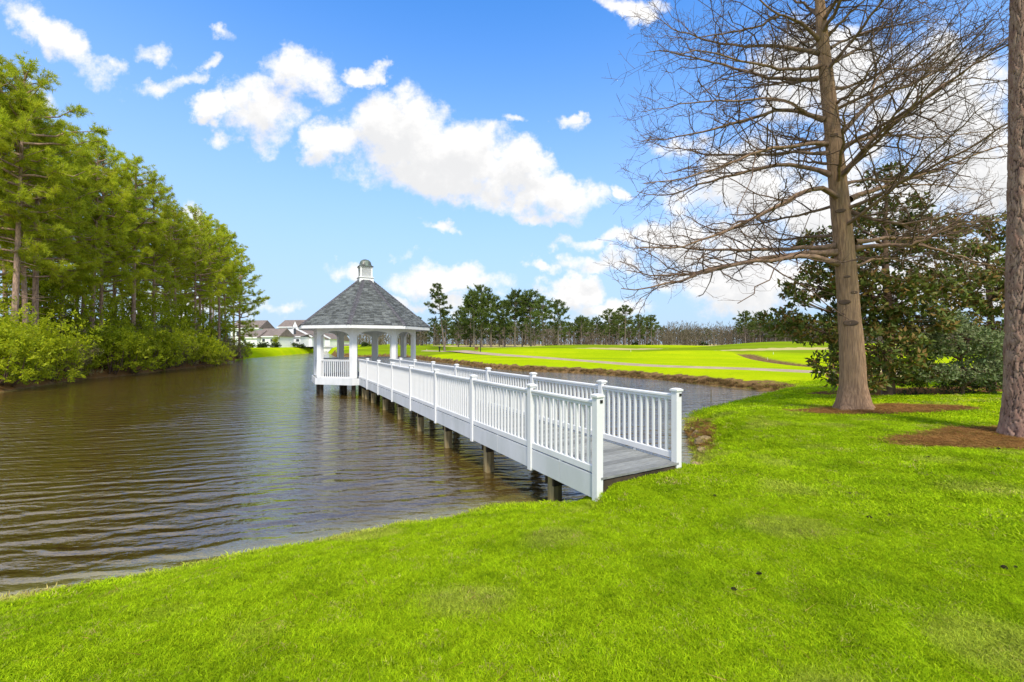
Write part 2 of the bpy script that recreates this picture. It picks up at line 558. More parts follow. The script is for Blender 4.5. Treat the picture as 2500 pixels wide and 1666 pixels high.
def hgt(x, y, d=None):
    x = np.asarray(x, float); y = np.asarray(y, float)
    if d is None: d = sdist(x, y)
    d = d + .07 * wob(x, y, 2.3) * np.minimum(1, np.hypot(x, y) / 9 + .35)
    r = np.hypot(x, y)
    near = 1 - sst(y, 17, 25)
    near = near * sst(x, -60, -20) if np.ndim(x) else near * float(sst(x, -60, -20))
    golf = .75 + 1.25 * sst(r, 30, 170) + .35 * sst(r, 200, 900)
    T = near * 1.12 + (1 - near) * golf
    dock = np.exp(-(((x - 3.0) / 2.0) ** 2 + ((y - 7.0) / 2.6) ** 2)) + np.exp(-(((x - 5.8) / 2.2) ** 2 + ((y - 12) / 4.0) ** 2))
    L = near * (2.7 - 1.75 * np.clip(dock, 0, 1)) + (1 - near) * .85
    dp = np.maximum(d, 0)
    h = .03 + (T - .03) * (1 - np.exp(-dp / L))
    for (mx, my, mh, sx, sy) in MOUNDS:
        h = h + mh * np.exp(-((x - mx) / sx) ** 2 - ((y - my) / sy) ** 2) * sst(dp, 2, 14)
    du_ = x * -.4853 + y * .8743; dv_ = x * .8743 + y * .4853
    sill = .815 + .02 * (dv_ - 4.6)
    k_ = np.exp(-(np.maximum(0, np.abs(du_ - 4.22) - .16) / .55) ** 2) * sst(dv_, 3.55, 4.1) * (1 - sst(dv_, 5.45, 6.4))
    h = h + (sill - h) * k_
    h = h + (.035 * wob(x, y, .9) + .012 * wob(x, y, 3.1, 1.0)) * sst(dp, .3, 2.0) * near
    h = h + .14 * wob(x, y, .11, .4) * sst(dp, 4, 16) * (1 - near)
    # a shallow dry ditch across the fairway
    dd = np.abs(x - (28.2 + .22 * (y - 40))) / 1.5
    h = h - .45 * np.exp(-dd ** 2) * sst(y, 33, 38) * (1 - sst(y, 60, 66))
    wet = np.maximum(-1.3, d * .45)
    return np.where(d > 0, h, wet)


def gz(x, y):
    return float(hgt(np.array([x]), np.array([y]))[0])


def gp(px, depth):
    x = (px - 1250) / F * depth
    return (x, depth, gz(x, depth))


def ray(px, py, lo=2.0, hi=260.0):
    """where the view ray of a picture point meets the land"""
    ds = np.geomspace(lo, hi, 900)
    x = (px - 1250) / F * ds
    z = EYE - (py - HZ) / F * ds
    below = z < hgt(x, ds)
    i = int(np.argmax(below)) if below.any() else len(ds) - 1
    return (float(x[i]), float(ds[i]))


fr = np.radians(np.arange(-62, 62.01, .25))
bk = np.radians(np.concatenate([np.arange(66, 180, 6), np.arange(180, 296, 6)]))
ang = np.concatenate([fr, bk])
rad = np.concatenate([[.02], np.geomspace(.5, 1500, 540)])
AA, RR = np.meshgrid(ang, rad, indexing='ij')
TX, TY = np.sin(AA) * RR, np.cos(AA) * RR
TD = sdist(TX, TY)
TZ = hgt(TX, TY, TD)
na, nr = AA.shape
ii, jj = np.meshgrid(np.arange(na), np.arange(nr - 1), indexing='ij')
i2 = (ii + 1) % na
quads = np.stack([ii * nr + jj, ii * nr + jj + 1, i2 * nr + jj + 1, i2 * nr + jj], -1).reshape(-1, 4)


def ell(x, y, cx, cy, rx, ry, soft=.35):
    q = np.hypot((x - cx) / rx, (y - cy) / ry) + .12 * wob(x, y, 2.2, cx)
    return 1 - sst(q, 1 - soft, 1 + soft)


CYP = ray(2078, 1000)
PINE = (9.66, 8.05)


def masks(x, y, d):
    near = (y < 26) & (x > -25)
    golfside = (y > 24) & (x > -46)
    leftside = (x < -25) & (d > 0) & ~golfside
    nz = .5 + .5 * wob(x, y, 1.7)
    dry = np.where(golfside, (1 - sst(d, .35 + .4 * nz, .7 + .6 * nz)), 0)
    dry = np.maximum(dry, np.where(near, .85 * (1 - sst(d, .02, .32)), 0))
    dry = np.maximum(dry, .95 * np.exp(-((x - (28.2 + .22 * (y - 40))) / 1.7) ** 2) * sst(y, 33, 37) * (1 - sst(y, 58, 65)))
    mul = np.maximum(ell(x, y, CYP[0] + .75, CYP[1] - .15, 2.1, .75), ell(x, y, PINE[0] + .2, PINE[1] - .15, 2.45, .9))
    bank = ((x - 5.6) / 1.2) ** 2 + ((y - 11.2) / 2.6) ** 2
    mul = np.maximum(mul, .75 * np.exp(-bank) * (1 - sst(d, .3, .9)) * near)
    # planting bed under the magnolias, forest floor on the left bank
    bed = sst(y - (14.1 + .10 * (x - 11) + .15 * wob(x, y, 1.3)), -.1, .25) * (1 - sst(y, 16.6, 18)) * sst(x, 11.0, 12.2)
    mul = np.maximum(mul, bed)
    forest = np.where((x < -27) & (y < 78) & (d > 0), 1.0, 0.0) * (1 - sst(d, 16, 24)) * np.where(x < -20 - .38 * y + 4, 1, .0)
    mul = np.maximum(mul, .8 * forest)
    straw = sst(np.hypot(x, y), 108, 135) * .9 * sst(x, -40, -22)
    straw = np.maximum(straw, sst(y, 18.5, 20) * (1 - sst(y, 30, 40)) * sst(x - .35 * y, 12.0, 15.0))
    for (px, py, rx, ry) in BUNK:
        straw = np.maximum(straw, ell(x, y, px, py, rx, ry, .2))
    return dry, mul, np.clip(straw, 0, 1)


BUNK = [(50, 76, 15, 1.6), (13, 78, 8, 1.3), (74, 82, 9, 1.5), (24, 96, 10, 2)]
dry, mul, straw = masks(TX, TY, TD)
_rr = np.hypot(TX, TY) + 6 * wob(TX, TY, .07)
rough = np.clip(sst(_rr, 68, 80) * (1 - .85 * np.exp(-((_rr - 112) / 9) ** 2)) + .6 * np.exp(-((_rr - 55) / 2.5) ** 2) * sst(wob(TX, TY, .05, 2), -.1, .5), 0, 1) * (TY > 24) * (TX > -46)
ter = mesh_np('ground', np.stack([TX, TY, TZ], -1), quads=quads, smooth=True,
              attrs={'dry': dry.ravel(), 'mulch': mul.ravel(), 'straw': straw.ravel(), 'rough': rough.ravel(), 'thatch': ((1 - sst(np.hypot(TX, TY), 11, 17)) * (TD > .1)).ravel()})


def ground_mat():
    m, N, p = new_mat('mown_lawn_and_banks')
    geo = N.new('ShaderNodeNewGeometry')
    pos = geo.outputs['Position']
    big = N.noise(pos, .12, 3)
    mid = N.noise(pos, .9, 5, .6)
    fine = N.noise(pos, 22, 8, .7)
    c = N.mix(N.smooth(big, .35, .65), (.34, .44, .005), (.42, .49, .006))
    c = N.mix(N.math('MULTIPLY', N.smooth(mid, .5, .72), .5), c, (.22, .33, .005))
    c = N.mix(N.math('MULTIPLY', N.smooth(fine, .45, .75), .75), c, (.12, .20, .004))

    def att(n):
        a = N.new('ShaderNodeAttribute', attribute_name=n)
        return a.outputs['Fac']
    brk = N.noise(pos, 3.0, 8, .7)

    def soft(n, k=.5):
        f = N.math('ADD', att(n), N.math('MULTIPLY', N.math('SUBTRACT', brk, .5), k))
        return N.smooth(f, .3, .7)
    rf = N.smooth(N.math('ADD', att('rough'), N.math('MULTIPLY', N.math('SUBTRACT', N.noise(N.mapping(pos, (.25, 1, 1)), .35, 4), .5), .6)), .25, .75)
    c = N.mix(N.math('MULTIPLY', rf, .85), c, (.13, .18, .012))
    mow = N.new('ShaderNodeTexWave', wave_type='BANDS', bands_direction='Y')
    N.L.new(N.mapping(pos, (1, 1, 1), (0, 0, R(14))), mow.inputs['Vector'])
    mow.inputs['Scale'].default_value = .055; mow.inputs['Distortion'].default_value = 1.2
    away = N.smooth(N.sep(pos)[1], 26, 34)
    c = N.mix(N.math('MULTIPLY', N.math('MULTIPLY', mow.outputs['Fac'], away), .35), c, (.24, .38, .005))
    c = N.mix(N.math('MULTIPLY', att('thatch'), .8), c, (.15, .215, .008))
    st = N.mix(fine, (.50, .40, .19), (.38, .33, .12))
    c = N.mix(soft('straw', .4), c, st)
    dr = N.mix(N.smooth(brk, .3, .7), (.24, .15, .065), (.11, .065, .03))
    c = N.mix(soft('dry'), c, dr)
    mu = N.mix(N.smooth(fine, .3, .7), (.24, .125, .045), (.10, .055, .022))
    c = N.mix(soft('mulch'), c, mu)
    N.put(p.inputs['Base Color'], c)
    p.inputs['Roughness'].default_value = 1.0
    p.inputs['Specular IOR Level'].default_value = .0
    bn = N.new('ShaderNodeBump')
    bn.inputs['Strength'].default_value = .5
    bn.inputs['Distance'].default_value = .03
    N.L.new(N.math('ADD', fine, N.math('MULTIPLY', mid, .6)), bn.inputs['Height'])
    N.L.new(bn.outputs[0], p.inputs['Normal'])
    return m


ter.materials.append(ground_mat())
tag(link(bpy.data.objects.new('ground', ter)), 'bright green mown lawn and golf course round the pond', kind='structure')

# ------------------------------------------------------------------ the pond
wx = np.concatenate([np.linspace(-130, -14, 50), np.linspace(-13, 20, 120)])
wy = np.concatenate([np.linspace(-25, 3, 12), np.linspace(3.3, 30, 110), np.linspace(31, 175, 70)])
WXX, WYY = np.meshgrid(wx, wy, indexing='ij')
wd = sdist(WXX, WYY)
nx, ny = WXX.shape
ii, jj = np.meshgrid(np.arange(nx - 1), np.arange(ny - 1), indexing='ij')
wq = np.stack([ii * ny + jj, (ii + 1) * ny + jj, (ii + 1) * ny + jj + 1, ii * ny + jj + 1], -1)
keep = (wd[:-1, :-1] < 2.5) | (wd[1:, 1:] < 2.5)
wq = wq[keep].reshape(-1, 4)


def water_mat():
    m, N, p = new_mat('murky_pond_water')
    geo = N.new('ShaderNodeNewGeometry')
    pos = geo.outputs['Position']
    a = N.new('ShaderNodeAttribute', attribute_name='shore')
    sh = N.smooth(a.outputs['Fac'], -.9, 0)
    big = N.noise(pos, .25, 3)
    c = N.mix(N.smooth(big, .3, .7), (.058, .035, .006), (.075, .047, .009))
    c = N.mix(N.math('MULTIPLY', sh, .8), c, (.22, .20, .06))
    N.put(p.inputs['Base Color'], c)
    p.inputs['Roughness'].default_value = .035
    p.inputs['IOR'].default_value = 2.6
    # ripples: wind waves with long crests, patches of calm, fine chop on top
    def train(ang, scale, dist, dscale, ph):
        wv = N.new('ShaderNodeTexWave', wave_type='BANDS', bands_direction='Y', wave_profile='SIN')
        N.L.new(N.mapping(pos, (1, 1, 1), (0, 0, R(ang)), (ph, ph, 0)), wv.inputs['Vector'])
        wv.inputs['Scale'].default_value = scale
        wv.inputs['Distortion'].default_value = dist
        wv.inputs['Detail'].default_value = 2.5
        wv.inputs['Detail Scale'].default_value = dscale
        wv.inputs['Detail Roughness'].default_value = .55
        return wv.outputs['Fac']
    t1 = train(-13, .80, 11.0, .6, 0)
    t2 = train(-4, 1.35, 9.0, .9, 7.3)
    t3 = train(-24, .46, 7.0, .45, 3.1)
    chop = N.noise(N.mapping(pos, (2.0, 5.0, 1), (0, 0, R(-12))), 3.0, 3, .55)
    gust = N.smooth(N.noise(N.mapping(pos, (.5, 1, 1)), .45, 3), .35, .65, .10, 1.1)
    calm = N.smooth(N.noise(pos, .13, 2), .3, .6, .55, 1.0)
    h = N.math('ADD', N.math('MULTIPLY', t1, gust), N.math('ADD', N.math('MULTIPLY', t2, .45), N.math('ADD', N.math('MULTIPLY', t3, .8), N.math('MULTIPLY', chop, .9))))
    far_calm = N.smooth(N.sep(pos)[1], 6.0, 34.0, 1.0, .75)
    h = N.math('MULTIPLY', h, N.math('MULTIPLY', calm, far_calm))
    bn = N.new('ShaderNodeBump')
    bn.inputs['Strength'].default_value = 1.0
    bn.inputs['Distance'].default_value = .026
    N.L.new(h, bn.inputs['Height'])
    N.L.new(bn.outputs[0], p.inputs['Normal'])
    return m


wme = mesh_np('pond_water', np.stack([WXX, WYY, np.zeros_like(WXX)], -1), quads=wq, mats=[water_mat()], smooth=True, attrs={'shore': wd.ravel()})
tag(link(bpy.data.objects.new('pond_water', wme)), 'brown rippled pond water', kind='structure')


# ------------------------------------------------------------------ cart path, draped on the land
def drape(name, pts, width, mat_, label, lift=.02):
    P = np.array(pts, float)
    seg = np.r_[0, np.cumsum(np.hypot(*np.diff(P, axis=0).T))]
    s = np.arange(0, seg[-1], .7)
    X, Y = np.interp(s, seg, P[:, 0]), np.interp(s, seg, P[:, 1])
    k = np.ones(9) / 9
    X[4:-4] = np.convolve(X, k, 'valid'); Y[4:-4] = np.convolve(Y, k, 'valid')
    tx, ty = np.gradient(X), np.gradient(Y)
    l = np.hypot(tx, ty); nxv, nyv = -ty / l, tx / l
    offs = np.linspace(-width / 2, width / 2, 7)
    PX = X[:, None] + nxv[:, None] * offs; PY = Y[:, None] + nyv[:, None] * offs
    PZ = hgt(PX, PY)
    PZ = PZ.max(1, keepdims=True) * .6 + PZ * .4 + lift + np.array([-.08, 0, .015, .02, .015, 0, -.08])
    n, mm = PX.shape
    a, b = np.meshgrid(np.arange(n - 1), np.arange(mm - 1), indexing='ij')
    q = np.stack([a * mm + b, (a + 1) * mm + b, (a + 1) * mm + b + 1, a * mm + b + 1], -1).reshape(-1, 4)[:, ::-1]
    me = mesh_np(name, np.stack([PX, PY, PZ], -1), quads=q, mats=[mat_], smooth=True)
    return tag(link(bpy.data.objects.new(name, me)), label, kind='structure')


pth = [ray(p, q) for p, q in [(1040, 857), (1085, 858), (1149, 861.5), (1234, 867.5), (1319, 873), (1425, 881), (1499, 887), (1616, 895), (1781, 899.5), (1920, 904.5), (2025, 912)]]
pth += [(pth[-1][0] + 6, pth[-1][1] - 1.0), (pth[-1][0] + 25, pth[-1][1] - 6)]
drape('cart_path', pth, 3.2, M['path'], 'grey brown cart path crossing the golf course')

# ------------------------------------------------------------------ boardwalk
TH = R(29.03)
UX, UY = -math.sin(TH), math.cos(TH)
VX, VY = math.cos(TH), math.sin(TH)


def dock_xy(x, y):
    return ((x + 4.595) * VX + y * UX, (x + 4.595) * VY + y * UY)


DECK = .92
HW = .775
bw = thing('boardwalk', 'white railed boardwalk running from the lawn across the water to the gazebo', 'boardwalk', (*dock_xy(0, 0), 0), TH)
YS = [4.5, 6.2] + [6.2 + 2.44 * k for k in range(1, 7)]
YEND = 23.12


def part(name, me, parent, loc=(0, 0, 0), rz=0, label=None):
    o = bpy.data.objects.new(name, me)
    o.location = loc
    o.rotation_euler = (0, 0, rz)
    link(o, parent)
    if label: o['label'] = label
    return o


# deck planks
pm = MB().box((0, 0, 0), (2 * HW - .03, .134, .03)).mesh('plank', M['plank'])
y = YS[0] - .06
while y < YEND + .02:
    o = part('deck_plank', pm, bw, (rng.normal(0, .002), y + .067, DECK - .015 + rng.normal(0, .0012)), rng.normal(0, .0015))
    y += .1445
# posts with caps
post_m = MB().box((0, 0, (.585 + 1.995) / 2), (.108, .108, 1.995 - .585)).mesh('post', M['paint'])
cap = MB()
cap.box((0, 0, 1.9985), (.122, .122, .007))
cap.box((0, 0, 2.016), (.142, .142, .026))
cap.box((0, 0, 2.038), (.134, .134, .016), taper=.5)
cap_m = cap.mesh('post_cap', M['paint'])
hole_m = MB().box((0, 0, 0), (.042, .012, .042)).mesh('post_light', M['black'])
for s in (-1, 1):
    for k, yy in enumerate(YS):
        p = part('post', post_m, bw, (s * HW, yy, 0))
        add_bevel(p, .006)
        part('post_cap', cap_m, p)
        if k < 2:
            part('post_light', hole_m, p, (.018, -.0585, 1.945))
# railing panels: rails are the panel's own mesh, balusters its children
bal_m = MB().box((0, 0, (1.045 + 1.87) / 2), (.036, .036, 1.87 - 1.045)).mesh('baluster', M['paint'])


def rail_panel(parent, length, M4, z_off=0.0, foot=True, name='railing_panel', kids=True, spacing=.131):
    """rails along local x from -length/2 to length/2"""
    b = MB()                                            # the panel's own mesh is its handrail
    P2 = [(-.044, 1.914), (-.025, 1.912), (-.025, 1.866), (.025, 1.866), (.025, 1.912), (.044, 1.914), (.044, 1.94), (.030, 1.95), (-.030, 1.95), (-.044, 1.94)]
    b.extrude([(-length / 2, p, q) for p, q in P2], (length, 0, 0))
    o = b.build(name, M['paint'], parent)
    o.matrix_local = M4
    b = MB()
    P2 = [(-.0275, .966), (.0275, .966), (.0275, 1.05), (.018, 1.06), (-.018, 1.06), (-.0275, 1.05)]
    b.extrude([(-length / 2, p, q) for p, q in P2], (length, 0, 0))
    b.build('bottom_rail', M['paint'], o)
    if foot:
        MB().box((0, 0, .945), (.045, .04, .046)).build('support_foot', M['paint'], o)
    if kids:
        n = int(round(length / spacing)) - 1
        for i in range(n):
            x = -length / 2 + length * (i + 1) / (n + 1)
            part('baluster', bal_m, o, (x, 0, 0))
    return o


for s in (-1, 1):
    ends = YS + [YEND + .05]
    for a, b in zip(ends[:-1], ends[1:]):
        l = b - a - .11
        rail_panel(bw, l, Matrix.Translation((s * HW, (a + b) / 2, 0)) @ Matrix.Rotation(R(90), 4, 'Z'))
# fascia boards, jointed between the posts
for s in (-1, 1):
    ends = YS + [YEND]
    for a, b in zip(ends[:-1], ends[1:]):
        mid = (a + b) / 2
        for (p, q) in ((a + .052, mid - .003), (mid + .003, b - .052)):
            o = MB().box((s * (HW + .012), (p + q) / 2, (.617 + .938) / 2), (.03, q - p, .938 - .617)).build('fascia_board', M['paint_old'], bw, bevel=.003)
        # rust-dark joint
        MB().box((s * (HW + .006), mid, .775), (.01, .02, .30)).build('joint_strip', M['joist'], bw)
# closing board under the deck's end, stringers, bents and piles
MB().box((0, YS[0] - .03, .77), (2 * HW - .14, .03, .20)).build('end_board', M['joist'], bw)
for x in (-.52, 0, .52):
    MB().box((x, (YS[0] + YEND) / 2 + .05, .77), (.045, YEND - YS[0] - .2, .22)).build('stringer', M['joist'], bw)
pile_b = MB().box((0, 0, -.12), (.165, .165, 1.5)).mesh('piling', M['pile'])
PY_ = [YS[1] - .44] + [v - .42 for v in YS[2:]] + [YS[-1] + 1.15, YEND - .35]
for yy in PY_:
    for x in (-.60, .60):
        part('piling', pile_b, bw, (x, yy, 0), rng.normal(0, .04))
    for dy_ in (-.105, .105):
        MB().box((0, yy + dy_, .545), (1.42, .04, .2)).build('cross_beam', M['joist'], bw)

# ------------------------------------------------------------------ gazebo
gz0 = dock_xy(0, 25.75)
ga = thing('gazebo', 'white octagonal gazebo with grey shingled roof and cupola over the water', 'gazebo', (*gz0, 0), TH)
a8, b8 = 1.075, 2.595
OCT = [(-a8, -b8), (a8, -b8), (b8, -a8), (b8, a8), (a8, b8), (-a8, b8), (-b8, a8), (-b8, -a8)]


def octs(k):
    return [(x * k, y * k) for x, y in OCT]


# floor, rim boards and piles
for i in range(37):                                     # deck boards cut to the octagon
    yb = -b8 + .07 + i * .1405
    ya = abs(yb)
    w = b8 if ya < a8 else b8 - (ya - a8)
    MB().box((0, yb, DECK - .015), (2 * w + .08, .134, .03)).build('floor_board', M['plank'], ga)
for i in range(8):
    p, q = OCT[i], OCT[(i + 1) % 8]
    mx, my = (p[0] + q[0]) / 2 * 1.045, (p[1] + q[1]) / 2 * 1.045
    an = math.atan2(q[1] - p[1], q[0] - p[0])
    L_ = math.hypot(q[0] - p[0], q[1] - p[1]) * 1.045
    o = MB().box((0, 0, 0), (L_ + .02, .05, .34)).build('rim_board', M['paint_old'], ga, bevel=.003)
    o.location = (mx, my, .768); o.rotation_euler = (0, 0, an)
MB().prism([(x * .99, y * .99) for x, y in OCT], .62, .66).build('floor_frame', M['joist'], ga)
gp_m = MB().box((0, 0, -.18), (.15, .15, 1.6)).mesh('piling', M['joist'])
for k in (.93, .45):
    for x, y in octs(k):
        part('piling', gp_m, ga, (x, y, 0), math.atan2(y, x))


# corner columns: two boards meeting over the corner
def column_mesh(i):
    c = Vector(OCT[i])
    d0 = (Vector(OCT[i - 1]) - c).normalized()
    d1 = (Vector(OCT[(i + 1) % 8]) - c).normalized()
    out = c.normalized()
    w, t = .21, .15
    poly = [c + out * .055, c + d1 * w + out * .035, c + d1 * (w - .02) - out * t, c - out * (t + .05), c + d0 * (w - .02) - out * t, c + d0 * w + out * .035]
    return poly


def area2(p):
    return sum(p[i][0] * p[(i + 1) % len(p)][1] - p[(i + 1) % len(p)][0] * p[i][1] for i in range(len(p)))


for i in range(8):
    poly = column_mesh(i)
    if area2(poly) < 0: poly = poly[::-1]
    MB().prism(poly, .935, 3.56).build('column', M['paint'], ga, bevel=.006)
# arched panels between the columns
for i in range(8):
    p, q = Vector((*OCT[i], 0)), Vector((*OCT[(i + 1) % 8], 0))
    d = (q - p).normalized()
    L_ = (q - p).length
    nrm = Vector((d.y, -d.x, 0))
    x0, x1 = .20, L_ - .20
    pts = []
    for k in range(17):
        t = k / 16
        x = x0 + (x1 - x0) * t
        e = abs(2 * t - 1)
        z = 3.12 + .27 * (1 - e ** 2.6) ** .75
        pts.append(p + d * x + Vector((0, 0, z)))
    poly = pts + [p + d * x1 + Vector((0, 0, 3.56)), p + d * x0 + Vector((0, 0, 3.56))]
    poly = [v + nrm * .02 for v in poly]
    MB().extrude(poly, -nrm * .11).build('arch_panel', M['paint'], ga)
# railings on seven sides
for i in range(1, 8):
    p, q = Vector(OCT[i]), Vector(OCT[(i + 1) % 8])
    an = math.atan2(q.y - p.y, q.x - p.x)
    c = (p + q) / 2 * .985
    L_ = (q - p).length - .40
    rail_panel(ga, L_, Matrix.Translation((c.x, c.y, -.055)) @ Matrix.Rotation(an, 4, 'Z'), spacing=.125)
# ceiling / soffit and eave fascia
KE = 1.30
sof = MB().prism(octs(KE - .012), 3.535, 3.557)
sof.build('soffit', M['trim'], ga)
EZ = 3.70
for i in range(8):
    p, q = Vector(OCT[i]) * KE, Vector(OCT[(i + 1) % 8]) * KE
    an = math.atan2(q.y - p.y, q.x - p.x)
    c = (p + q) / 2
    L_ = (q - p).length
    o = MB().box((0, 0, 0), (L_ - .002, .03, .185)).build('eave_board', M['paint'], ga)
    o.location = (c.x, c.y, 3.60); o.rotation_euler = (0, 0, an)
# roof body: truncated eight-sided pyramid, shingle courses laid on it
K1, Z1 = .150, 6.37
low, high = octs(KE + .012), octs(K1)
V = [(x, y, EZ) for x, y in low] + [(x, y, Z1) for x, y in high] + [(x, y, EZ - .02) for x, y in low]
Fs = [(i, (i + 1) % 8, 8 + (i + 1) % 8, 8 + i) for i in range(8)] + [tuple(range(8, 16))]
Fs += [(16 + (i + 1) % 8, (i + 1) % 8, i, 16 + i)[::-1] for i in range(8)] + [tuple(range(23, 15, -1))]
roof = MB().add(V, Fs).build('roof', M['hip'], ga)
sh = MB()
NCO = 29
for i in range(8):
    p0, p1 = Vector((*low[i], EZ)), Vector((*low[(i + 1) % 8], EZ))
    h0, h1 = Vector((*high[i], Z1)), Vector((*high[(i + 1) % 8], Z1))
    e = (p1 - p0).normalized()
    upv = ((h0 + h1) / 2 - (p0 + p1) / 2)
    SL = upv.length
    upv.normalize()
    nrm = e.cross(upv).normalized()
    if nrm.z < 0: nrm = -nrm
    for c in range(NCO):
        s0, s1 = c / NCO, min(1.0, (c + 1.12) / NCO)
        A0, B0 = p0.lerp(h0, s0), p1.lerp(h1, s0)
        L0_ = (B0 - A0).length
        x = rng.uniform(-.15, 0)
        while x < L0_:
            w = rng.uniform(.17, .34)
            xa, xb = max(x, 0.0), min(x + w - .006, L0_)
            x += w
            if xb - xa < .03: continue
            lift = rng.choice([.010, .026, .030])
            drop = rng.uniform(-.006, .006)
            run = (upv * SL / NCO)
            # upper ends follow the hips
            A1, B1 = p0.lerp(h0, s1), p1.lerp(h1, s1)
            off = (A1 - A0).dot(e)
            off2 = L0_ + (B1 - B0).dot(e)
            ya = min(max(xa, off), off2); yb = min(max(xb, off), off2)
            if yb - ya < .005: yb = ya + .005
            b0 = A0 + upv * drop
            base = A0 + upv * (A1 - A0).dot(upv)
            P = [b0 + e * xa + nrm * .002, b0 + e * xb + nrm * .002, b0 + e * xa + nrm * lift, b0 + e * xb + nrm * lift,
                 base + e * ya + nrm * .004, base + e * yb + nrm * .004]
            sh.add(P, [(0, 1, 3, 2), (2, 3, 5, 4), (0, 2, 4), (1, 5, 3)])
o = sh.build('shingle', M['shingle'], roof)
tag(o, kind='stuff')
# hip caps
hc = MB()
for i in range(8):
    A, B = Vector((*low[i], EZ)), Vector((*high[i], Z1))
    d = (B - A).normalized()
    side = Vector((-A.y, A.x, 0)).normalized()
    upn = side.cross(d).normalized()
    if upn.z < 0: upn = -upn
    n = 30
    for k in range(n):
        a = A.lerp(B, k / n) + upn * .034
        b = A.lerp(B, min(1, (k + 1.15) / n)) + upn * .022
        w = .125 if k < n - 3 else .09
        P = [a - side * w - upn * .042, a + upn * .012, a + side * w - upn * .042, b - side * w - upn * .042, b, b + side * w - upn * .042,
             a - side * w - upn * .055, a - upn * .01, a + side * w - upn * .055]
        hc.add(P, [(0, 3, 4, 1), (1, 4, 5, 2), (6, 0, 1, 7), (7, 1, 2, 8)])
tag(hc.build('hip_cap', M['hip'], roof), kind='stuff')
# cupola
cup = MB()
cup.box((0, 0, 6.36), (.80, .80, .30), taper=.06)
cup.box((0, 0, 6.52), (.84, .84, .045))
cup.box((0, 0, 6.82), (.60, .60, .56))
cu = cup.build('cupola', M['paint'], ga, bevel=.004)
for sx in (-1, 1):
    for sy in (-1, 1):
        MB().box((sx * .295, sy * .295, 6.835), (.085, .085, .585)).build('corner_post', M['paint'], cu)
MB().box((0, 0, 7.115), (.72, .72, .05)).build('cornice', M['paint'], cu)
for i in range(4):
    an = i * math.pi / 2
    for k in range(8):
        o = MB().box((0, -.312, 6.60 + k * .062), (.50, .045, .012), Matrix.Rotation(R(-32), 3, 'X')).build('louver', M['paint_old'], cu)
        o.rotation_euler = (0, 0, an)


def sq_ring(r, z, sqn, n=32):
    out = []
    for i in range(n):
        a = 2 * math.pi * i / n + math.pi / 4
        c, s = math.cos(a), math.sin(a)
        k = (abs(c) ** sqn + abs(s) ** sqn) ** (-1 / sqn)
        out.append((r * k * c, r * k * s, z))
    return out


prof = [(.40, 7.14, 9), (.415, 7.15, 9), (.41, 7.175, 9), (.365, 7.205, 7), (.33, 7.245, 5), (.312, 7.30, 4), (.305, 7.38, 3.2), (.285, 7.45, 2.8), (.245, 7.51, 2.4), (.18, 7.56, 2.1),
        (.09, 7.59, 2), (.015, 7.598, 2)]
V, Fs = [], []
for r, z, q in prof: V += sq_ring(r, z, q)
for j in range(len(prof) - 1):
    for i in range(32):
        k = (i + 1) % 32
        Fs.append((j * 32 + i, j * 32 + k, (j + 1) * 32 + k, (j + 1) * 32 + i))
Fs += [tuple(range(31, -1, -1)), tuple((len(prof) - 1) * 32 + i for i in range(32))]
MB().add(V, Fs).build('dome', M['patina'], ga, smooth=True)


# ------------------------------------------------------------------ trees
def unit(v):
    return v / (np.linalg.norm(v) + 1e-9)


def needle_tufts(C, D, rg, n=14, L=.3, w=.026, spread=.75):
    """pom-poms of needles: centres C, shoot directions D -> triangles"""
    m = len(C)
    rnd = rg.normal(size=(m, n, 3))
    rnd /= np.linalg.norm(rnd, axis=2, keepdims=True)
    dirs = rnd * spread + D[:, None, :] * .75
    dirs /= np.linalg.norm(dirs, axis=2, keepdims=True)
    ln = L * rg.uniform(.65, 1.15, (m, n, 1))
    side = np.cross(dirs, rg.normal(size=(m, n, 3)))
    side /= np.linalg.norm(side, axis=2, keepdims=True) + 1e-9
    base = C[:, None, :] + rg.normal(size=(m, n, 3)) * L * .12
    a = base - side * w * .5
    b = base + side * w * .5
    t = base + dirs * ln
    V = np.stack([a, b, t], 2).reshape(-1, 3)
    T = np.arange(len(V)).reshape(-1, 3)
    return V, T


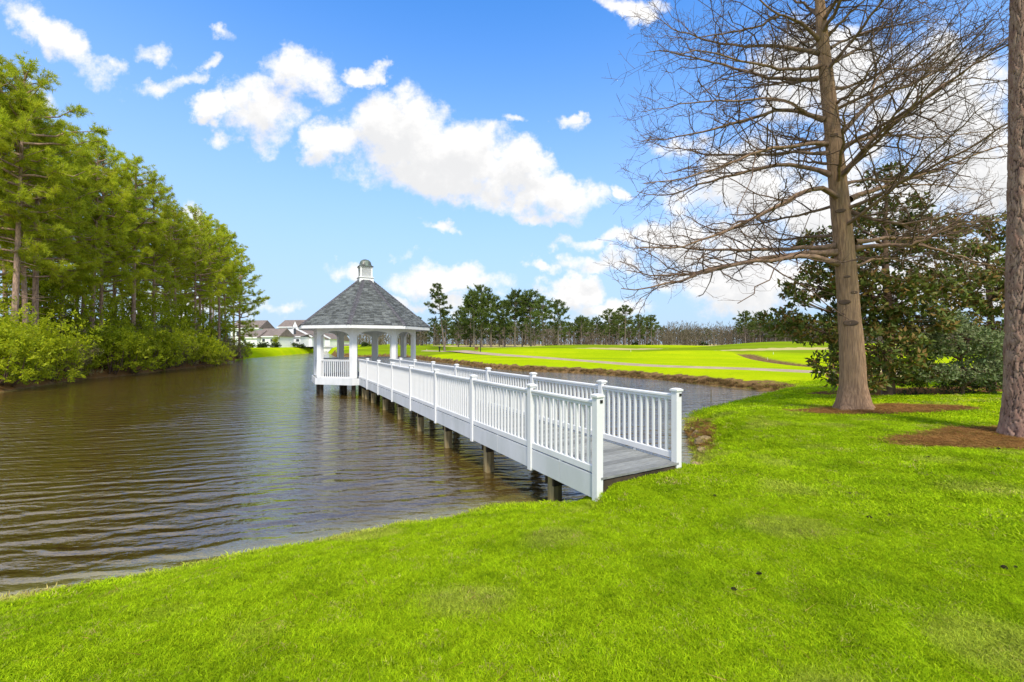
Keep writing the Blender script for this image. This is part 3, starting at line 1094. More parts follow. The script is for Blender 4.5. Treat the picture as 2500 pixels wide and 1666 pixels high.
def pine_meshes(name, seed, H, base, spread, nbr, shoots, tuftn=14, L=.30, w=.026, mats=('pinebark', 'needle'), lean=0.0, r0=.2, top_round=.5, clump=1.0, dead=6, sides=9):
    rg = np.random.default_rng(seed)
    tb = Bag()
    n = 14
    t = np.linspace(0, 1, n)
    bend = rg.normal(0, .25, 2)
    P = np.stack([lean * t * H + bend[0] * np.sin(t * 3.1) * t, bend[1] * np.sin(t * 2.6) * t, t * H], 1)
    P[0, 2] = -.3
    rr = r0 * (1 - .86 * t ** .9)
    rr[0] *= 1.35; rr[1] *= 1.03
    tb.tube(P, rr, sides)

    def trunk_at(f):
        return np.array([np.interp(f, t, P[:, k]) for k in range(3)])
    Cs, Ds = [], []
    ga_ = rg.uniform(0, 6.28)
    for i in range(nbr):
        f = i / (nbr - 1)
        hf = base + (1 - base) * (f ** .9) * .985
        p0 = trunk_at(hf)
        prof = (np.sin(np.pi * min(1, (f * .8 + .2))) ** .8) * (1 - f) ** (.24 if top_round > .4 else .6) + .12
        ln = spread * prof * rg.uniform(.55, 1.15)
        ga_ += 2.4 + rg.normal(0, .35)
        el = -.18 + .85 * f + rg.normal(0, .16)
        d = np.array([np.cos(ga_) * np.cos(el), np.sin(ga_) * np.cos(el), np.sin(el)])
        k = 6
        s = np.linspace(0, 1, k)
        up_ = rg.uniform(.05, .28)
        B = p0 + d * ln * s[:, None] + np.array([0, 0, 1]) * (ln * up_ * s ** 2)[:, None] + rg.normal(0, .05 * ln, (k, 3)) * s[:, None]
        tb.tube(B, np.linspace(.045 + .012 * ln, .012, k) * (r0 / .2) ** .5, 4)
        ns = max(3, int(shoots * ln / spread * rg.uniform(.7, 1.2)))
        for q in range(ns):
            u = rg.uniform(.30, 1.0) ** .8
            bp = np.array([np.interp(u, s, B[:, c]) for c in range(3)])
            bd = unit(d + rg.normal(0, .65, 3) + np.array([0, 0, .3]))
            sl = rg.uniform(.25, .9) * clump * (1.1 - .4 * u)
            e = bp + bd * sl
            if q % 2 == 0:
                tb.tube(np.stack([bp, e]), np.array([.014, .008]), 3)
            m = rg.integers(3, 6)
            for z in range(m):
                a = .35 + .65 * z / (m - 1)
                Cs.append(bp + bd * sl * a + rg.normal(0, .07 * clump, 3)); Ds.append(unit(bd + rg.normal(0, .35, 3)))
        Cs.append(B[-1]); Ds.append(unit(d + np.array([0, 0, .3])))
    for i in range(14):                                   # the leader
        p = trunk_at(.93 + .07 * rg.random())
        Cs.append(p + rg.normal(0, .12, 3)); Ds.append(unit(np.array([0, 0, 1.0]) + rg.normal(0, .5, 3)))
    for i in range(dead):                                 # dead stubs under the crown
        p0 = trunk_at(base * rg.uniform(.35, .98)); a = rg.uniform(0, 6.28); ln = rg.uniform(.4, 1.8)
        e = p0 + np.array([np.cos(a), np.sin(a), rg.uniform(-.3, .3)]) * ln
        tb.tube(np.stack([p0, (p0 + e) / 2 + rg.normal(0, .06, 3), e]), np.array([.03, .018, .007]), 3)
    V, T = needle_tufts(np.array(Cs), np.array(Ds), rg, tuftn, L, w)
    trunk = tb.mesh('trunk', [M[mats[0]]], smooth=True)
    crown = mesh_np('crown', V, T, mats=[M[mats[1]]])
    return trunk, crown


def plant(name, meshes, loc, rz, sc, label, cat='tree', group=None, names=('trunk', 'crown'), tilt=None):
    r = thing(name, label, cat, loc, rz, group)
    r.scale = (sc, sc, sc) if not isinstance(sc, tuple) else sc
    if tilt: r.rotation_euler = (tilt[0], tilt[1], rz)
    for me, nm in zip(meshes, names):
        o = link(bpy.data.objects.new(nm, me), r)
        if nm in ('crown', 'foliage', 'leaves', 'needles', 'twigs'): o['kind'] = 'stuff'
    return r


def leaf_quads(C, Dr, rg, L, w, bend=.25, sizevar=.3):
    """single leaves: each a folded rhombus of four triangles"""
    m = len(C)
    d = Dr / (np.linalg.norm(Dr, axis=1, keepdims=True) + 1e-9)
    s = np.cross(d, rg.normal(size=(m, 3))); s /= np.linalg.norm(s, axis=1, keepdims=True) + 1e-9
    nrm = np.cross(d, s)
    l = (L * rg.uniform(1 - sizevar, 1 + sizevar, m))[:, None]
    ww = l * (w / L)
    mid = C + d * l * .5 + nrm * l * bend * .4
    V = np.stack([C, mid - s * ww * .5 + nrm * l * .06, mid + s * ww * .5 + nrm * l * .06, C + d * l], 1).reshape(-1, 3)
    b = np.arange(m)[:, None] * 4
    T = np.concatenate([b + np.array([[0, 1, 2]]), b + np.array([[1, 3, 2]])], 1).reshape(-1, 3)
    return V, T


def shrub_meshes(seed, H, Rr, leaves, L, w, leafmat, stems=9, barkmat='twig', upright=.5, hollow=.35, lobes=7):
    """an irregular shrub: stems from the ground, leaves gathered round their shoots"""
    rg = np.random.default_rng(seed)
    sb = Bag()
    Cs, Ds = [], []
    lob = []
    for i in range(lobes):
        a = rg.uniform(0, 6.28); q = Rr * rg.uniform(.15, .72)
        lob.append((q * math.cos(a), q * math.sin(a), H * rg.uniform(.14, .78), Rr * rg.uniform(.35, .62)))
    for i in range(stems):
        lx, ly, lz, lr = lob[i % lobes]
        e = np.array([lx, ly, lz]) + rg.normal(0, .12 * Rr, 3)
        s = np.array([lx * .18, ly * .18, -.15]) + rg.normal(0, .06, 3)
        m = (s + e) / 2 + rg.normal(0, .08 * Rr, 3)
        sb.tube(np.stack([s, m, e]), np.array([.035, .024, .01]) * (H / 3) ** .5, 4)
    nsh = leaves // 16
    for i in range(nsh):
        lx, ly, lz, lr = lob[rg.integers(lobes)]
        v = unit(rg.normal(size=3)); v[2] = v[2] * .9 + .1
        c = np.array([lx, ly, lz]) + v * lr * rg.uniform(hollow, 1.0) ** .6 * np.array([1, 1, .95 * H / (2 * Rr) + .35])
        if c[2] < .05: c[2] = rg.uniform(.05, .35)
        d = unit(v + np.array([0, 0, upright]) + rg.normal(0, .4, 3))
        sl = rg.uniform(.15, .42) * (H / 3) ** .5
        for k in range(16):
            Cs.append(c + d * sl * (k / 16) + rg.normal(0, .045, 3)); Ds.append(d * .6 + rg.normal(0, .7, 3))
    V, T = leaf_quads(np.array(Cs), np.array(Ds), rg, L, w)
    return sb.mesh('stem', [M[barkmat]], True), mesh_np('foliage', V, T, mats=[M[leafmat]])


# left bank: three ranks of loblolly pines
PV = [pine_meshes('pine', 31, 20, .37, 3.7, 56, 22, 13, .33, .030, dead=18),
      pine_meshes('pine', 32, 20, .46, 3.6, 48, 23, 13, .33, .030, r0=.24, dead=22),
      pine_meshes('pine', 33, 20, .33, 3.8, 58, 21, 13, .33, .030, r0=.19, dead=12),
      pine_meshes('pine', 34, 20, .52, 3.7, 46, 23, 13, .33, .030, r0=.22, dead=24)]
EDGE = pine_meshes('pine', 35, 20, .10, 4.3, 70, 26, 15, .34, .032, r0=.24, dead=4, lean=.02)
front = [(-70, 27, 20.4), (-20, 27.5, 20.4), (30, 27.8, 20), (66, 29.5, 19.6), (84, 31, 19.2), (148, 34, 19.8), (222, 37.5, 20), (246, 39, 19.6), (323, 42.5, 20.2), (375, 46.5, 20),
         (430, 53, 18.4), (476, 57, 19.8), (515, 63, 20.4), (552, 69, 20.4)]
ords = ['first', 'second', 'third', 'fourth', 'fifth', 'sixth', 'seventh', 'eighth', 'ninth', 'tenth', 'eleventh', 'twelfth', 'thirteenth', 'fourteenth', 'fifteenth',
        'sixteenth', 'seventeenth', 'eighteenth', 'nineteenth', 'twentieth']
for i, (px, dp, h) in enumerate(front):
    x, y_, z = gp(px, dp)
    lab = 'tall pine in the front row on the left bank, %s trunk from the near end' % ords[i]
    plant('pine_tree', PV[(i * 3 + 1) % 4], (x, y_, z - .05), rng.uniform(0, 6.28), h / 20, lab, 'tree', 'pines in the front row of the left bank', tilt=(rng.normal(0, .02), rng.normal(0, .02)))
x, y_, z = gp(584, 76)
plant('pine_tree', EDGE, (x, y_, z - .05), .2, .95, 'spreading pine ending the left wood, low boughs over the lawn by the houses', 'tree')
back = [(95, 33.5, 18.4), (196, 38.5, 18.8), (286, 43.5, 19.2), (410, 51.5, 18.2), (486, 60.5, 19.4), (534, 66, 19.8), (-40, 32, 19.6), (18, 33, 19.8), (112, 37, 18.6), (182, 41, 19), (268, 45, 19.8), (345, 50, 19.6), (402, 56, 18.6), (452, 62, 18.4), (498, 69, 20.2), (540, 76, 19.8),
        (50, 39, 19), (132, 44, 19), (214, 50, 19), (300, 56, 19), (372, 63, 19), (444, 71, 19), (520, 82, 19), (572, 86, 17)]
for i, (px, dp, h) in enumerate(back):
    x, y_, z = gp(px, dp)
    plant('pine_tree', PV[(i * 2 + i // 3) % 4], (x, y_, z - .05), rng.uniform(0, 6.28), h / 20, 'tall pine standing behind the front row in the wood on the left bank', 'tree',
          'pines behind the front row of the left bank', tilt=(rng.normal(0, .02), rng.normal(0, .02)))
# young broad-leaved trees between the trunks
YV = [shrub_meshes(51, 7.5, 2.6, 5200, .26, .11, 'bush', 14, 'twig', .6, .2, 11), shrub_meshes(52, 6.0, 2.3, 4200, .24, .10, 'bush', 12, 'twig', .6, .2, 10)]
for i, (px, dp, k, s, lab) in enumerate([(172, 35.5, 0, 1.0, 'young yellow-green leafy tree just right of the sixth pine trunk on the left bank'), (300, 43, 1, 1.1, 'young yellow-green leafy tree under the thickest front-row pine'),
                                         (420, 53, 0, .95, 'young yellow-green leafy tree in the middle of the left wood'), (490, 62, 1, 1.1, 'young yellow-green leafy tree near the far end of the left wood'),
                                         (100, 32.5, 1, 1.15, 'young yellow-green leafy tree between the second and third pine trunks at the left'), (236, 40, 1, 1.0, 'young yellow-green leafy tree behind the twin reddish pine trunks'), (40, 32, 0, 1.0, 'young yellow-green leafy tree behind the biggest shrub at the left edge'), (345, 46, 0, .95, 'young yellow-green leafy tree left of the paired pine trunks'),
                                         (390, 50, 1, 1.15, 'young yellow-green leafy tree right of the paired pine trunks'), (455, 57, 0, .9, 'young yellow-green leafy tree behind the bend of the left bank'), (535, 68, 1, 1.1, 'young yellow-green leafy tree last before the spreading pine')]):
    x, y_, z = gp(px, dp)
    plant('young_tree', YV[k], (x, y_, z), rng.uniform(0, 6.28), s, lab, 'tree', 'young leafy trees in the left wood', ('stem', 'foliage'))
# shrubs along the left waterline
BV = [shrub_meshes(61, 3.2, 2.2, 6400, .16, .06, 'bush', 16, 'twig', .7, .3, 11), shrub_meshes(62, 2.6, 2.0, 5200, .15, .055, 'bush', 14, 'twig', .7, .3, 9),
      shrub_meshes(63, 2.2, 1.7, 4000, .15, .055, 'bush', 12, 'twig', .7, .3, 8), shrub_meshes(64, 1.7, 1.7, 3000, .14, .03, 'bush_dry', 26, 'twig', .9, .2, 9)]
bl = [(-34, 24, 1, 1.3, 'yellow-green shrub cut by the left edge of the picture at the waterline'), (12, 25.5, 0, 1.35, 'biggest yellow-green shrub by the water at the left edge'), (62, 28.0, 0, 1.28, 'second big yellow-green shrub on the left bank, beside the biggest'),
      (118, 30.6, 1, 1.25, 'rounded yellow-green shrub in front of the third front-row pine trunk'), (172, 33.6, 3, 1.15, 'brownish dry thicket between the near yellow-green shrubs on the left bank'),
      (220, 35.2, 2, 1.1, 'low yellow-green shrub beneath the twin reddish pine trunks'), (268, 37.0, 1, 1.2, 'wide yellow-green shrub leaning over the middle of the left waterline'),
      (318, 38.8, 0, 1.0, 'tall yellow-green shrub in the middle of the left bank'), (362, 42.0, 1, 1.3, 'yellow-green shrub beneath the thick paired pine trunks'),
      (400, 45.3, 0, 1.02, 'yellow-green shrub past the thick paired pine trunks'), (432, 48.0, 3, 1.2, 'low brown thicket hanging over the water at the bend of the left bank'),
      (462, 50.5, 2, 1.35, 'yellow-green shrub past the bend of the left bank'), (492, 54.0, 2, 1.2, 'small yellow-green shrub towards the far end of the left bank'),
      (522, 59.0, 2, 1.0, 'grey-green shrub before the last brown thicket of the left bank'), (552, 66.0, 3, 1.4, 'reddish brown thicket at the foot of the last pine'),
      (578, 73.0, 3, 1.3, 'dry brown brush at the far tip of the left wood'), (604, 78.5, 2, .9, 'small green shrub where the house lawn meets the left wood'),
      (140, 34.0, 3, 1.7, 'bare greyish thicket behind the rounded shrub on the left bank'), (290, 42.5, 3, 1.7, 'bare greyish thicket behind the wide shrub of the left bank'),
      (370, 49.0, 3, 1.7, 'bare greyish thicket behind the paired pine trunks'), (60, 34.5, 3, 2.0, 'tall dry thicket deep behind the biggest left-edge shrub'),
      (205, 41, 3, 2.0, 'tall dry thicket deep behind the twin reddish trunks'), (440, 56, 3, 2.0, 'tall dry thicket deep behind the bend of the left bank'),
      (500, 64, 3, 1.9, 'tall dry thicket near the far end of the left wood')]
def shore_depth(px, lo, hi):
    ds = np.linspace(lo, hi, 400)
    dd_ = sdist((px - 1250) / F * ds, ds)
    return float(ds[np.argmax(dd_ > .05)]) if (dd_ > .05).any() else hi


for i, (px, dp, k, s, lab) in enumerate(bl):
    if i < 17 and px >= -60: dp = shore_depth(px, 20, dp + 6) + (.9 if s > 1.25 else .5)
    s *= 1.05 if px < 150 else 1.22
    x, y_, z = gp(px, dp)
    plant('thicket' if k == 3 else 'shrub', BV[k], (x, y_, z - .05), rng.uniform(0, 6.28), s, lab, 'shrub', 'shrubs along the left bank', ('stem', 'foliage'))

# pines standing on the golf course
GV = [pine_meshes('pine', 41, 16, .50, 4.3, 32, 26, 16, .42, .06, ('farbark', 'needle_dark'), r0=.24, clump=1.5, dead=7, top_round=.6),
      pine_meshes('pine', 42, 16, .40, 4.8, 36, 26, 16, .42, .06, ('farbark', 'needle_dark'), r0=.25, clump=1.5, dead=8),
      pine_meshes('pine', 43, 16, .58, 3.9, 28, 28, 16, .42, .06, ('farbark', 'needle_dark'), r0=.22, clump=1.4, dead=9, top_round=.6),
      pine_meshes('pine', 44, 16, .22, 5.6, 46, 26, 16, .42, .06, ('farbark', 'needle_dark'), r0=.24, clump=1.4, dead=3)]
LEANP = pine_meshes('pine', 45, 16, .47, 3.3, 26, 24, 15, .40, .055, ('farbark', 'needle_dark'), r0=.22, clump=1.2, dead=5, lean=-.105)
golf = [(1086, 853, 696, 88, 'LEAN', 'lone leaning pine beside the cart path junction right of the gazebo'),
        (1119, 846, 760, 128, 3, 'broad low dark pine just right of the leaning pine'), (1148, 846, 740, 134, 3, 'dense dark pine at the left flank of the tallest golf-course pine'),
        (1176, 847, 702, 122, 1, 'tallest pine of the clump right of the leaning pine'), (1157, 847, 716, 118, 0, 'tall pale-trunked pine in the left part of the clump right of the leaning pine'),
        (1199, 847, 722, 126, 1, 'tall pine at the right edge of the clump right of the leaning pine'), (1219, 846, 772, 136, 3, 'low dark pine between the clump and the open row of pines'),
        (1232, 845, 738, 130, 1, 'first pine of the open row, shorter than the next'), (1257, 846, 713, 120, 1, 'second pine of the open row, tall'),
        (1275, 845, 724, 122, 2, 'third pine of the open row, thin trunk'), (1296, 846, 712, 118, 0, 'fourth pine of the open row, round-topped and tallest'),
        (1326, 850, 727, 112, 0, 'fifth pine of the open row, long bare trunk'), (1363, 848, 736, 110, 1, 'last pine of the open row, wide leaning crown'),
        (1305, 845, 782, 150, 3, 'small pine behind the fourth pine of the open row'),
        (1420, 845, 776, 170, 2, 'flat-topped pine left of the pair in mid distance'), (1455, 845, 776, 165, 0, 'short-crowned pine in mid distance'),
        (1487, 845, 757, 158, 1, 'bushy pine in mid distance under the bare tree twigs'), (1526, 846, 748, 150, 2, 'thin tall pine standing before the far wood'),
        (1510, 845, 770, 165, 1, 'pine crowded beside the thin tall pine before the far wood'), (1560, 845, 770, 165, 1, 'rounded pine right of the thin tall pine'),
        (1590, 845, 771, 170, 2, 'flat-crowned last pine of the mid-distance group'),
        (1820, 843, 762, 175, 1, 'bright tall pine over the mound on the right'), (1856, 843, 764, 178, 0, 'tall pine beside the magnolia\'s tip, over the mound')]
for (px, pyb, pyt, dp, k, lab) in golf:
    x, y_, z = gp(px, dp)
    top = EYE + (HZ - pyt) / F * dp
    s = (top - z) / 16.2
    mm = LEANP if k == 'LEAN' else GV[k]
    rz = (0.0 if k == 'LEAN' else rng.uniform(0, 6.28))
    plant('pine_tree', mm, (x, y_, z - .05), rz, (s * 1.08, s * 1.08, s), lab, 'tree', 'pines standing on the golf course')
# distant pines at the back of the course
DV = [pine_meshes('pine', 46, 14, .45, 3.6, 18, 14, 12, .6, .14, ('farbark', 'needle_dark'), r0=.3, clump=1.8, dead=0, sides=5),
      pine_meshes('pine', 47, 14, .30, 4.2, 22, 14, 12, .6, .14, ('farbark', 'needle_dark'), r0=.3, clump=1.8, dead=0, sides=5)]
for i in range(128):
    px = 975 + i * 9.8 + rng.uniform(-8, 8) if i < 104 else rng.uniform(2000, 3300)
    dp = rng.uniform(168, 235)
    x, y_, z = gp(px, dp)
    hh = rng.uniform(.62, .92)
    if 1585 < px < 1800:
        hh *= .8
        x, y_, z = gp(px, rng.uniform(225, 250))
    plant('pine_tree', DV[i % 2], (x, y_, z), rng.uniform(0, 6.28), (hh * 1.15, hh * 1.15, hh), 'distant pine rising out of the wood behind the golf course', 'tree', 'distant pines behind the golf course')
# the bare wood behind the course reads as one mass
wb, wt = Bag(), []
Cs, Ds = [], []
for i in range(1500):
    px = rng.uniform(860, 3300)
    dp = rng.uniform(180, 262)
    x, y_ = (px - 1250) / F * dp, dp
    z = 2.0
    hh = rng.uniform(6.5, 10.5)
    P = np.array([[x, y_, z - .6], [x + rng.normal(0, .2), y_, z + hh * .5], [x + rng.normal(0, .5), y_, z + hh]])
    wb.tube(P, np.array([.17, .12, .03]) * rng.uniform(.6, 1.3), 3)
    m = 70
    hz_ = z + hh * rng.uniform(-.05, 1.0, m) ** 1.15
    q = rng.normal(0, 1.0, (m, 2)) * 1.2
    Cs.append(np.stack([x + q[:, 0], y_ + q[:, 1], hz_], 1))
    Ds.append(np.stack([q[:, 0] * .4, q[:, 1] * .4, np.ones(m)], 1) + rng.normal(0, .35, (m, 3)))
C_, D_ = np.concatenate(Cs), np.concatenate(Ds)
V, T = leaf_quads(C_, D_, rng, 1.7, .17, .1)
wb.add(V, T=T)
wme = wb.mesh('far_wood', [M['haze_twigs']])
tag(link(bpy.data.objects.new('far_wood', wme)), 'grey brown leafless wood along the far side of the golf course', kind='stuff')
# low brush at the foot of that wood and small dark bushes on the course
uv = shrub_meshes(66, 2.4, 2.6, 900, .5, .3, 'hedge', 4, 'twig', .5, .3, 6)
for i, (px, dp, s, lab) in enumerate([(1338, 118, .34, 'small dark bush on the course, left of a trio by the last open-row pine'), (1345, 118, .36, 'small dark bush on the course, middle of the trio'),
                                      (1353, 117, .40, 'small dark bush on the course, right of the trio'), (887, 120, .5, 'dark bush on the course seen through the gazebo, left one'), (896, 118, .5, 'dark bush on the course seen through the gazebo, right one'),
                                      (1552, 175, .75, 'round bush at the edge of the far wood, left one'), (1585, 178, .6, 'round bush at the edge of the far wood, middle one'), (1718, 180, .75, 'round bush at the edge of the far wood, right one')]):
    x, y_, z = gp(px, dp)
    plant('bush', uv, (x, y_, z - .05), i * 1.7, s, lab, 'bush', 'small bushes on the golf course', ('stem', 'foliage'))

# ------------------------------------------------------------------ the bare cypress on the lawn
rg = np.random.default_rng(77)
CX, CY = CYP
CZ = gz(CX, CY)


def unp(px, py, depth):
    return np.array([(px - 1250) / F * depth, depth, EYE - (py - HZ) / F * depth])


cyp_tr = Bag()
# trunk: picture positions give its lean; it leans a little away to the left
tk = [(2086, 1004), (2084, 985), (2083, 940), (2080, 850), (2072, 750), (2064, 640), (2055, 540), (2043, 420), (2030, 300), (2018, 190), (2008, 90), (2001, 0), (1992, -110), (1986, -220)]
tw = [52, 43, 34.5, 31.5, 28.0, 27, 26, 23.5, 20.5, 18.5, 15, 12.5, 8, 3.5]
nT = 90
py_ = np.array([p[1] for p in tk], float)[::-1]
TPY = np.linspace(1012, -220, nT)
TPX = np.interp(TPY, py_, np.array([p[0] for p in tk], float)[::-1])
TW = np.interp(TPY, py_, np.array(tw, float)[::-1])
TP = np.stack([unp(a, b, CY) for a, b in zip(TPX, TPY)])
TR = TW / F * CY * math.cos(math.atan2(CX, CY)) * (1.0 + .10 * np.clip((TPY - 940) / 60, 0, 1.2))
sid = 40
an = np.arange(sid) * 2 * np.pi / sid
hh = TP[:, 2] - CZ
fl = np.exp(-np.maximum(hh, 0) / .28)
mod = 1 + fl[:, None] * (.16 * np.cos(5 * an + .6) + .10 * np.cos(3 * an + 2.0))[None, :] + .022 * np.cos(9 * an[None, :] + 2.2 * np.sin(hh[:, None] * .8)) + .012 * rg.normal(size=(nT, sid))
tv = np.stack([TP[:, 0][:, None] + TR[:, None] * mod * np.cos(an), TP[:, 1][:, None] + TR[:, None] * mod * np.sin(an), np.repeat(TP[:, 2][:, None], sid, 1)], -1)
ii, jj = np.meshgrid(np.arange(nT - 1), np.arange(sid), indexing='ij')
a_ = ii * sid + jj; b_ = ii * sid + (jj + 1) % sid
tq = np.stack([a_, b_, b_ + sid, a_ + sid], -1).reshape(-1, 4)
tree = thing('cypress_tree', 'big leafless tree with wide bare boughs rising from a mulch ring on the lawn', 'tree', (CX, CY, CZ))
off = np.array([CX, CY, CZ])
link(bpy.data.objects.new('trunk', mesh_np('trunk', tv.reshape(-1, 3) - off, quads=tq, mats=[M['cypress']], smooth=True)), tree)


def trunk_point(pyv):
    return np.array([np.interp(-pyv, -TPY, TP[:, k]) for k in range(3)]), float(np.interp(-pyv, -TPY, TR))


# old branch scars: raised collars on the trunk
for (px, pyv, sz) in [(2062, 738, .085), (2054, 768, .055), (2077, 789, .10), (2068, 676, .045), (2086, 714, .055), (2052, 515, .07), (2036, 330, .06)]:
    c, r_ = trunk_point(pyv)
    dx_ = (px - 1250) / F
    A_, B_, C2 = dx_ ** 2 + 1, -2 * (dx_ * c[0] + CY), c[0] ** 2 + CY ** 2 - r_ ** 2
    t_ = (-B_ - math.sqrt(max(0, B_ * B_ - 4 * A_ * C2))) / (2 * A_)
    nrm_ = math.atan2(t_ * dx_ - c[0], -(t_ - CY))
    p = np.array([t_ * dx_, t_, EYE - (pyv - HZ) / F * t_]) - off
    k = MB()
    prof_ = [(sz * 1.15, 0), (sz * 1.05, .012), (sz * .78, .022), (sz * .55, .012), (sz * .2, .004)]
    k.lathe(prof_, 12)
    o = k.build('branch_scar', M['twig'], tree, smooth=True)
    o.location = p; o.rotation_euler = (R(90), 0, nrm_); o.scale = (1.5, .7, .45)

z18 = 1 / 1.845
LIMBS = [  # picture polylines in a 1845-wide view of the upper right quarter; depth drift; radius at the trunk
    ([(1020, 1190), (930, 1155), (760, 1165), (560, 1185), (400, 1225), (240, 1280), (100, 1320), (30, 1300)], -.4, .085),
    ([(1000, 1138), (830, 1140), (700, 1160), (470, 1200), (330, 1240), (150, 1250), (50, 1215)], .5, .085),
    ([(1000, 1110), (830, 1115), (620, 1130), (420, 1128), (220, 1110), (60, 1070)], 1.6, .075),
    ([(1030, 910), (930, 845), (870, 838), (780, 910), (600, 1000), (420, 1080), (250, 1130), (90, 1115)], -.8, .08),
    ([(1000, 925), (930, 950), (800, 980), (640, 1010), (430, 1060), (260, 1020)], 1.9, .05),
    ([(980, 790), (870, 755), (750, 728), (560, 780), (400, 830), (220, 895), (100, 865)], .6, .07),
    ([(960, 650), (800, 655), (650, 678), (470, 760), (300, 810), (130, 825)], -1.2, .06),
    ([(965, 690), (760, 690), (560, 700), (380, 690), (200, 660), (110, 610)], 1.5, .05),
    ([(945, 540), (860, 510), (820, 480), (700, 508), (450, 580), (300, 618), (110, 640)], .3, .065),
    ([(860, 510), (780, 445), (560, 450), (330, 470), (130, 500)], -1.0, .045),
    ([(915, 355), (750, 355), (600, 325), (450, 280), (300, 245), (150, 230)], .4, .06),
    ([(920, 300), (800, 315), (680, 300), (560, 265), (400, 232), (250, 240)], -1.4, .055),
    ([(925, 240), (800, 212), (700, 205), (550, 212), (400, 185), (280, 140), (180, 70)], .9, .06),
    ([(920, 180), (830, 95), (740, 70), (650, 0), (560, -70)], -.5, .055),
    ([(740, 75), (600, 135), (470, 155), (330, 178), (200, 150)], .2, .035),
    ([(930, 80), (850, 20), (760, -30), (600, -60), (440, -40)], 1.3, .045),
    ([(1035, 780), (1130, 660), (1200, 590), (1400, 450), (1550, 340), (1740, 195), (1850, 120)], -.6, .07),
    ([(1020, 600), (1140, 470), (1170, 437), (1290, 400), (1430, 340), (1560, 270), (1730, 150)], .9, .07),
    ([(1060, 900), (1190, 845), (1400, 790), (1520, 735), (1650, 690), (1790, 640)], .2, .075),
    ([(975, 280), (1080, 235), (1160, 180), (1220, 100), (1290, 20)], 1.0, .055),
    ([(960, 160), (1020, 100), (1130, 0), (1230, -90)], -.5, .05),
    ([(1085, 1120), (1250, 1105), (1380, 1100), (1480, 1040), (1560, 970), (1680, 930)], -1.0, .075),
    ([(1080, 1090), (1250, 1070), (1400, 1075), (1600, 990), (1790, 1000)], 1.2, .065),
    ([(1370, 1105), (1500, 1140), (1650, 1180), (1770, 1230)], -.6, .04),
    ([(1030, 660), (1200, 600), (1350, 620), (1500, 620), (1780, 575)], 1.6, .05),
    ([(1160, 440), (1170, 370), (1250, 290), (1250, 150), (1250, 40)], .8, .035),
    ([(1050, 950), (1200, 1000), (1380, 1010), (1520, 960), (1740, 985)], -1.6, .055),
    ([(975, 400), (1090, 390), (1250, 300), (1420, 330), (1600, 300)], 2.0, .05),
    ([(985, 470), (1080, 420), (1200, 240), (1330, 160), (1460, 60)], -1.7, .045),
    ([(1085, 1200), (1180, 1160), (1330, 1180), (1480, 1230)], 1.5, .045),
    ([(1040, 830), (1150, 800), (1330, 830), (1530, 840), (1700, 860)], 2.3, .05),
    ([(970, 220), (1100, 150), (1300, 100), (1500, 90)], 2.2, .045),
    ([(940, 60), (1000, 10), (1100, -60), (1250, -110)], 1.2, .04),
]
limb = Bag()
tw_ = Bag()


def resample(P, n):
    P = np.asarray(P, float)
    s = np.r_[0, np.cumsum(np.linalg.norm(np.diff(P, axis=0), axis=1))]
    t = np.linspace(0, s[-1], n)
    Q = np.stack([np.interp(t, s, P[:, k]) for k in range(3)], 1)
    for _ in range(2):
        Q[1:-1] = .25 * Q[:-2] + .5 * Q[1:-1] + .25 * Q[2:]
    return Q, s[-1]


def grow_twigs(Q, ln, r_of, level, t0=.15):
    """side shoots along a limb, and shoots on those"""
    gap = {1: .20, 2: .135, 3: .12}[level]
    n = int(ln * (1 - t0) / gap)
    side = 1
    for i in range(n):
        t = t0 + (1 - t0) * (i + rg.uniform(0, .9)) / n
        k = t * (len(Q) - 1); a = min(int(k), len(Q) - 2)
        p = Q[a] + (Q[a + 1] - Q[a]) * (k - a)
        d = unit(Q[a + 1] - Q[a])
        side = -side
        horiz = unit(np.cross(d, [0, 0, 1.0]))
        ax = unit(horiz * side + rg.normal(0, .55, 3) + np.array([0, 0, .10]))
        nd = unit(d * rg.uniform(.25, .9) + ax * rg.uniform(.6, 1.1))
        base = {1: rg.uniform(.7, 2.0), 2: rg.uniform(.25, .75), 3: rg.uniform(.10, .30)}[level]
        l2 = base * (1.15 - .65 * t) if level < 3 else base
        m = {1: 7, 2: 4, 3: 3}[level]
        s = np.linspace(0, 1, m)
        cur = rg.normal(0, .30, 3) + np.array([0, 0, rg.uniform(-.1, .40)])
        P = p + nd * l2 * s[:, None] + cur * l2 * (s ** 2)[:, None] + rg.normal(0, .045 * l2, (m, 3)) * s[:, None]
        r0_ = {1: min(.021, r_of(t) * .5), 2: .0056, 3: .0036}[level]
        tw_.tube(P - off, np.linspace(r0_, r0_ * .45 + .0012, m), 4 if level == 1 else 3)
        if level < 3:
            grow_twigs(P, l2, lambda u: r0_ * (1 - .6 * u), level + 1, .22)


def add_limb(P, r0_):
    Q, ln = resample(P, 16)
    Q[1:] += rg.normal(0, .02, (15, 3))
    rr = r0_ * (1 - np.linspace(0, 1, 16) ** .8 * .86)
    rr[0] *= 1.35
    limb.tube(Q - off, rr, 7)
    grow_twigs(Q, ln, lambda t: r0_ * (1 - .85 * t), 1, .16)


for pts, drift, r0_ in LIMBS:
    n = len(pts)
    P = []
    for i, (x, y) in enumerate(pts):
        dpt = CY + drift * (i / (n - 1)) ** .8 * 1.5
        P.append(unp(1500 + x * 1000 / 1845, y * 850 / 1568, dpt))
    add_limb(np.array(P), r0_)
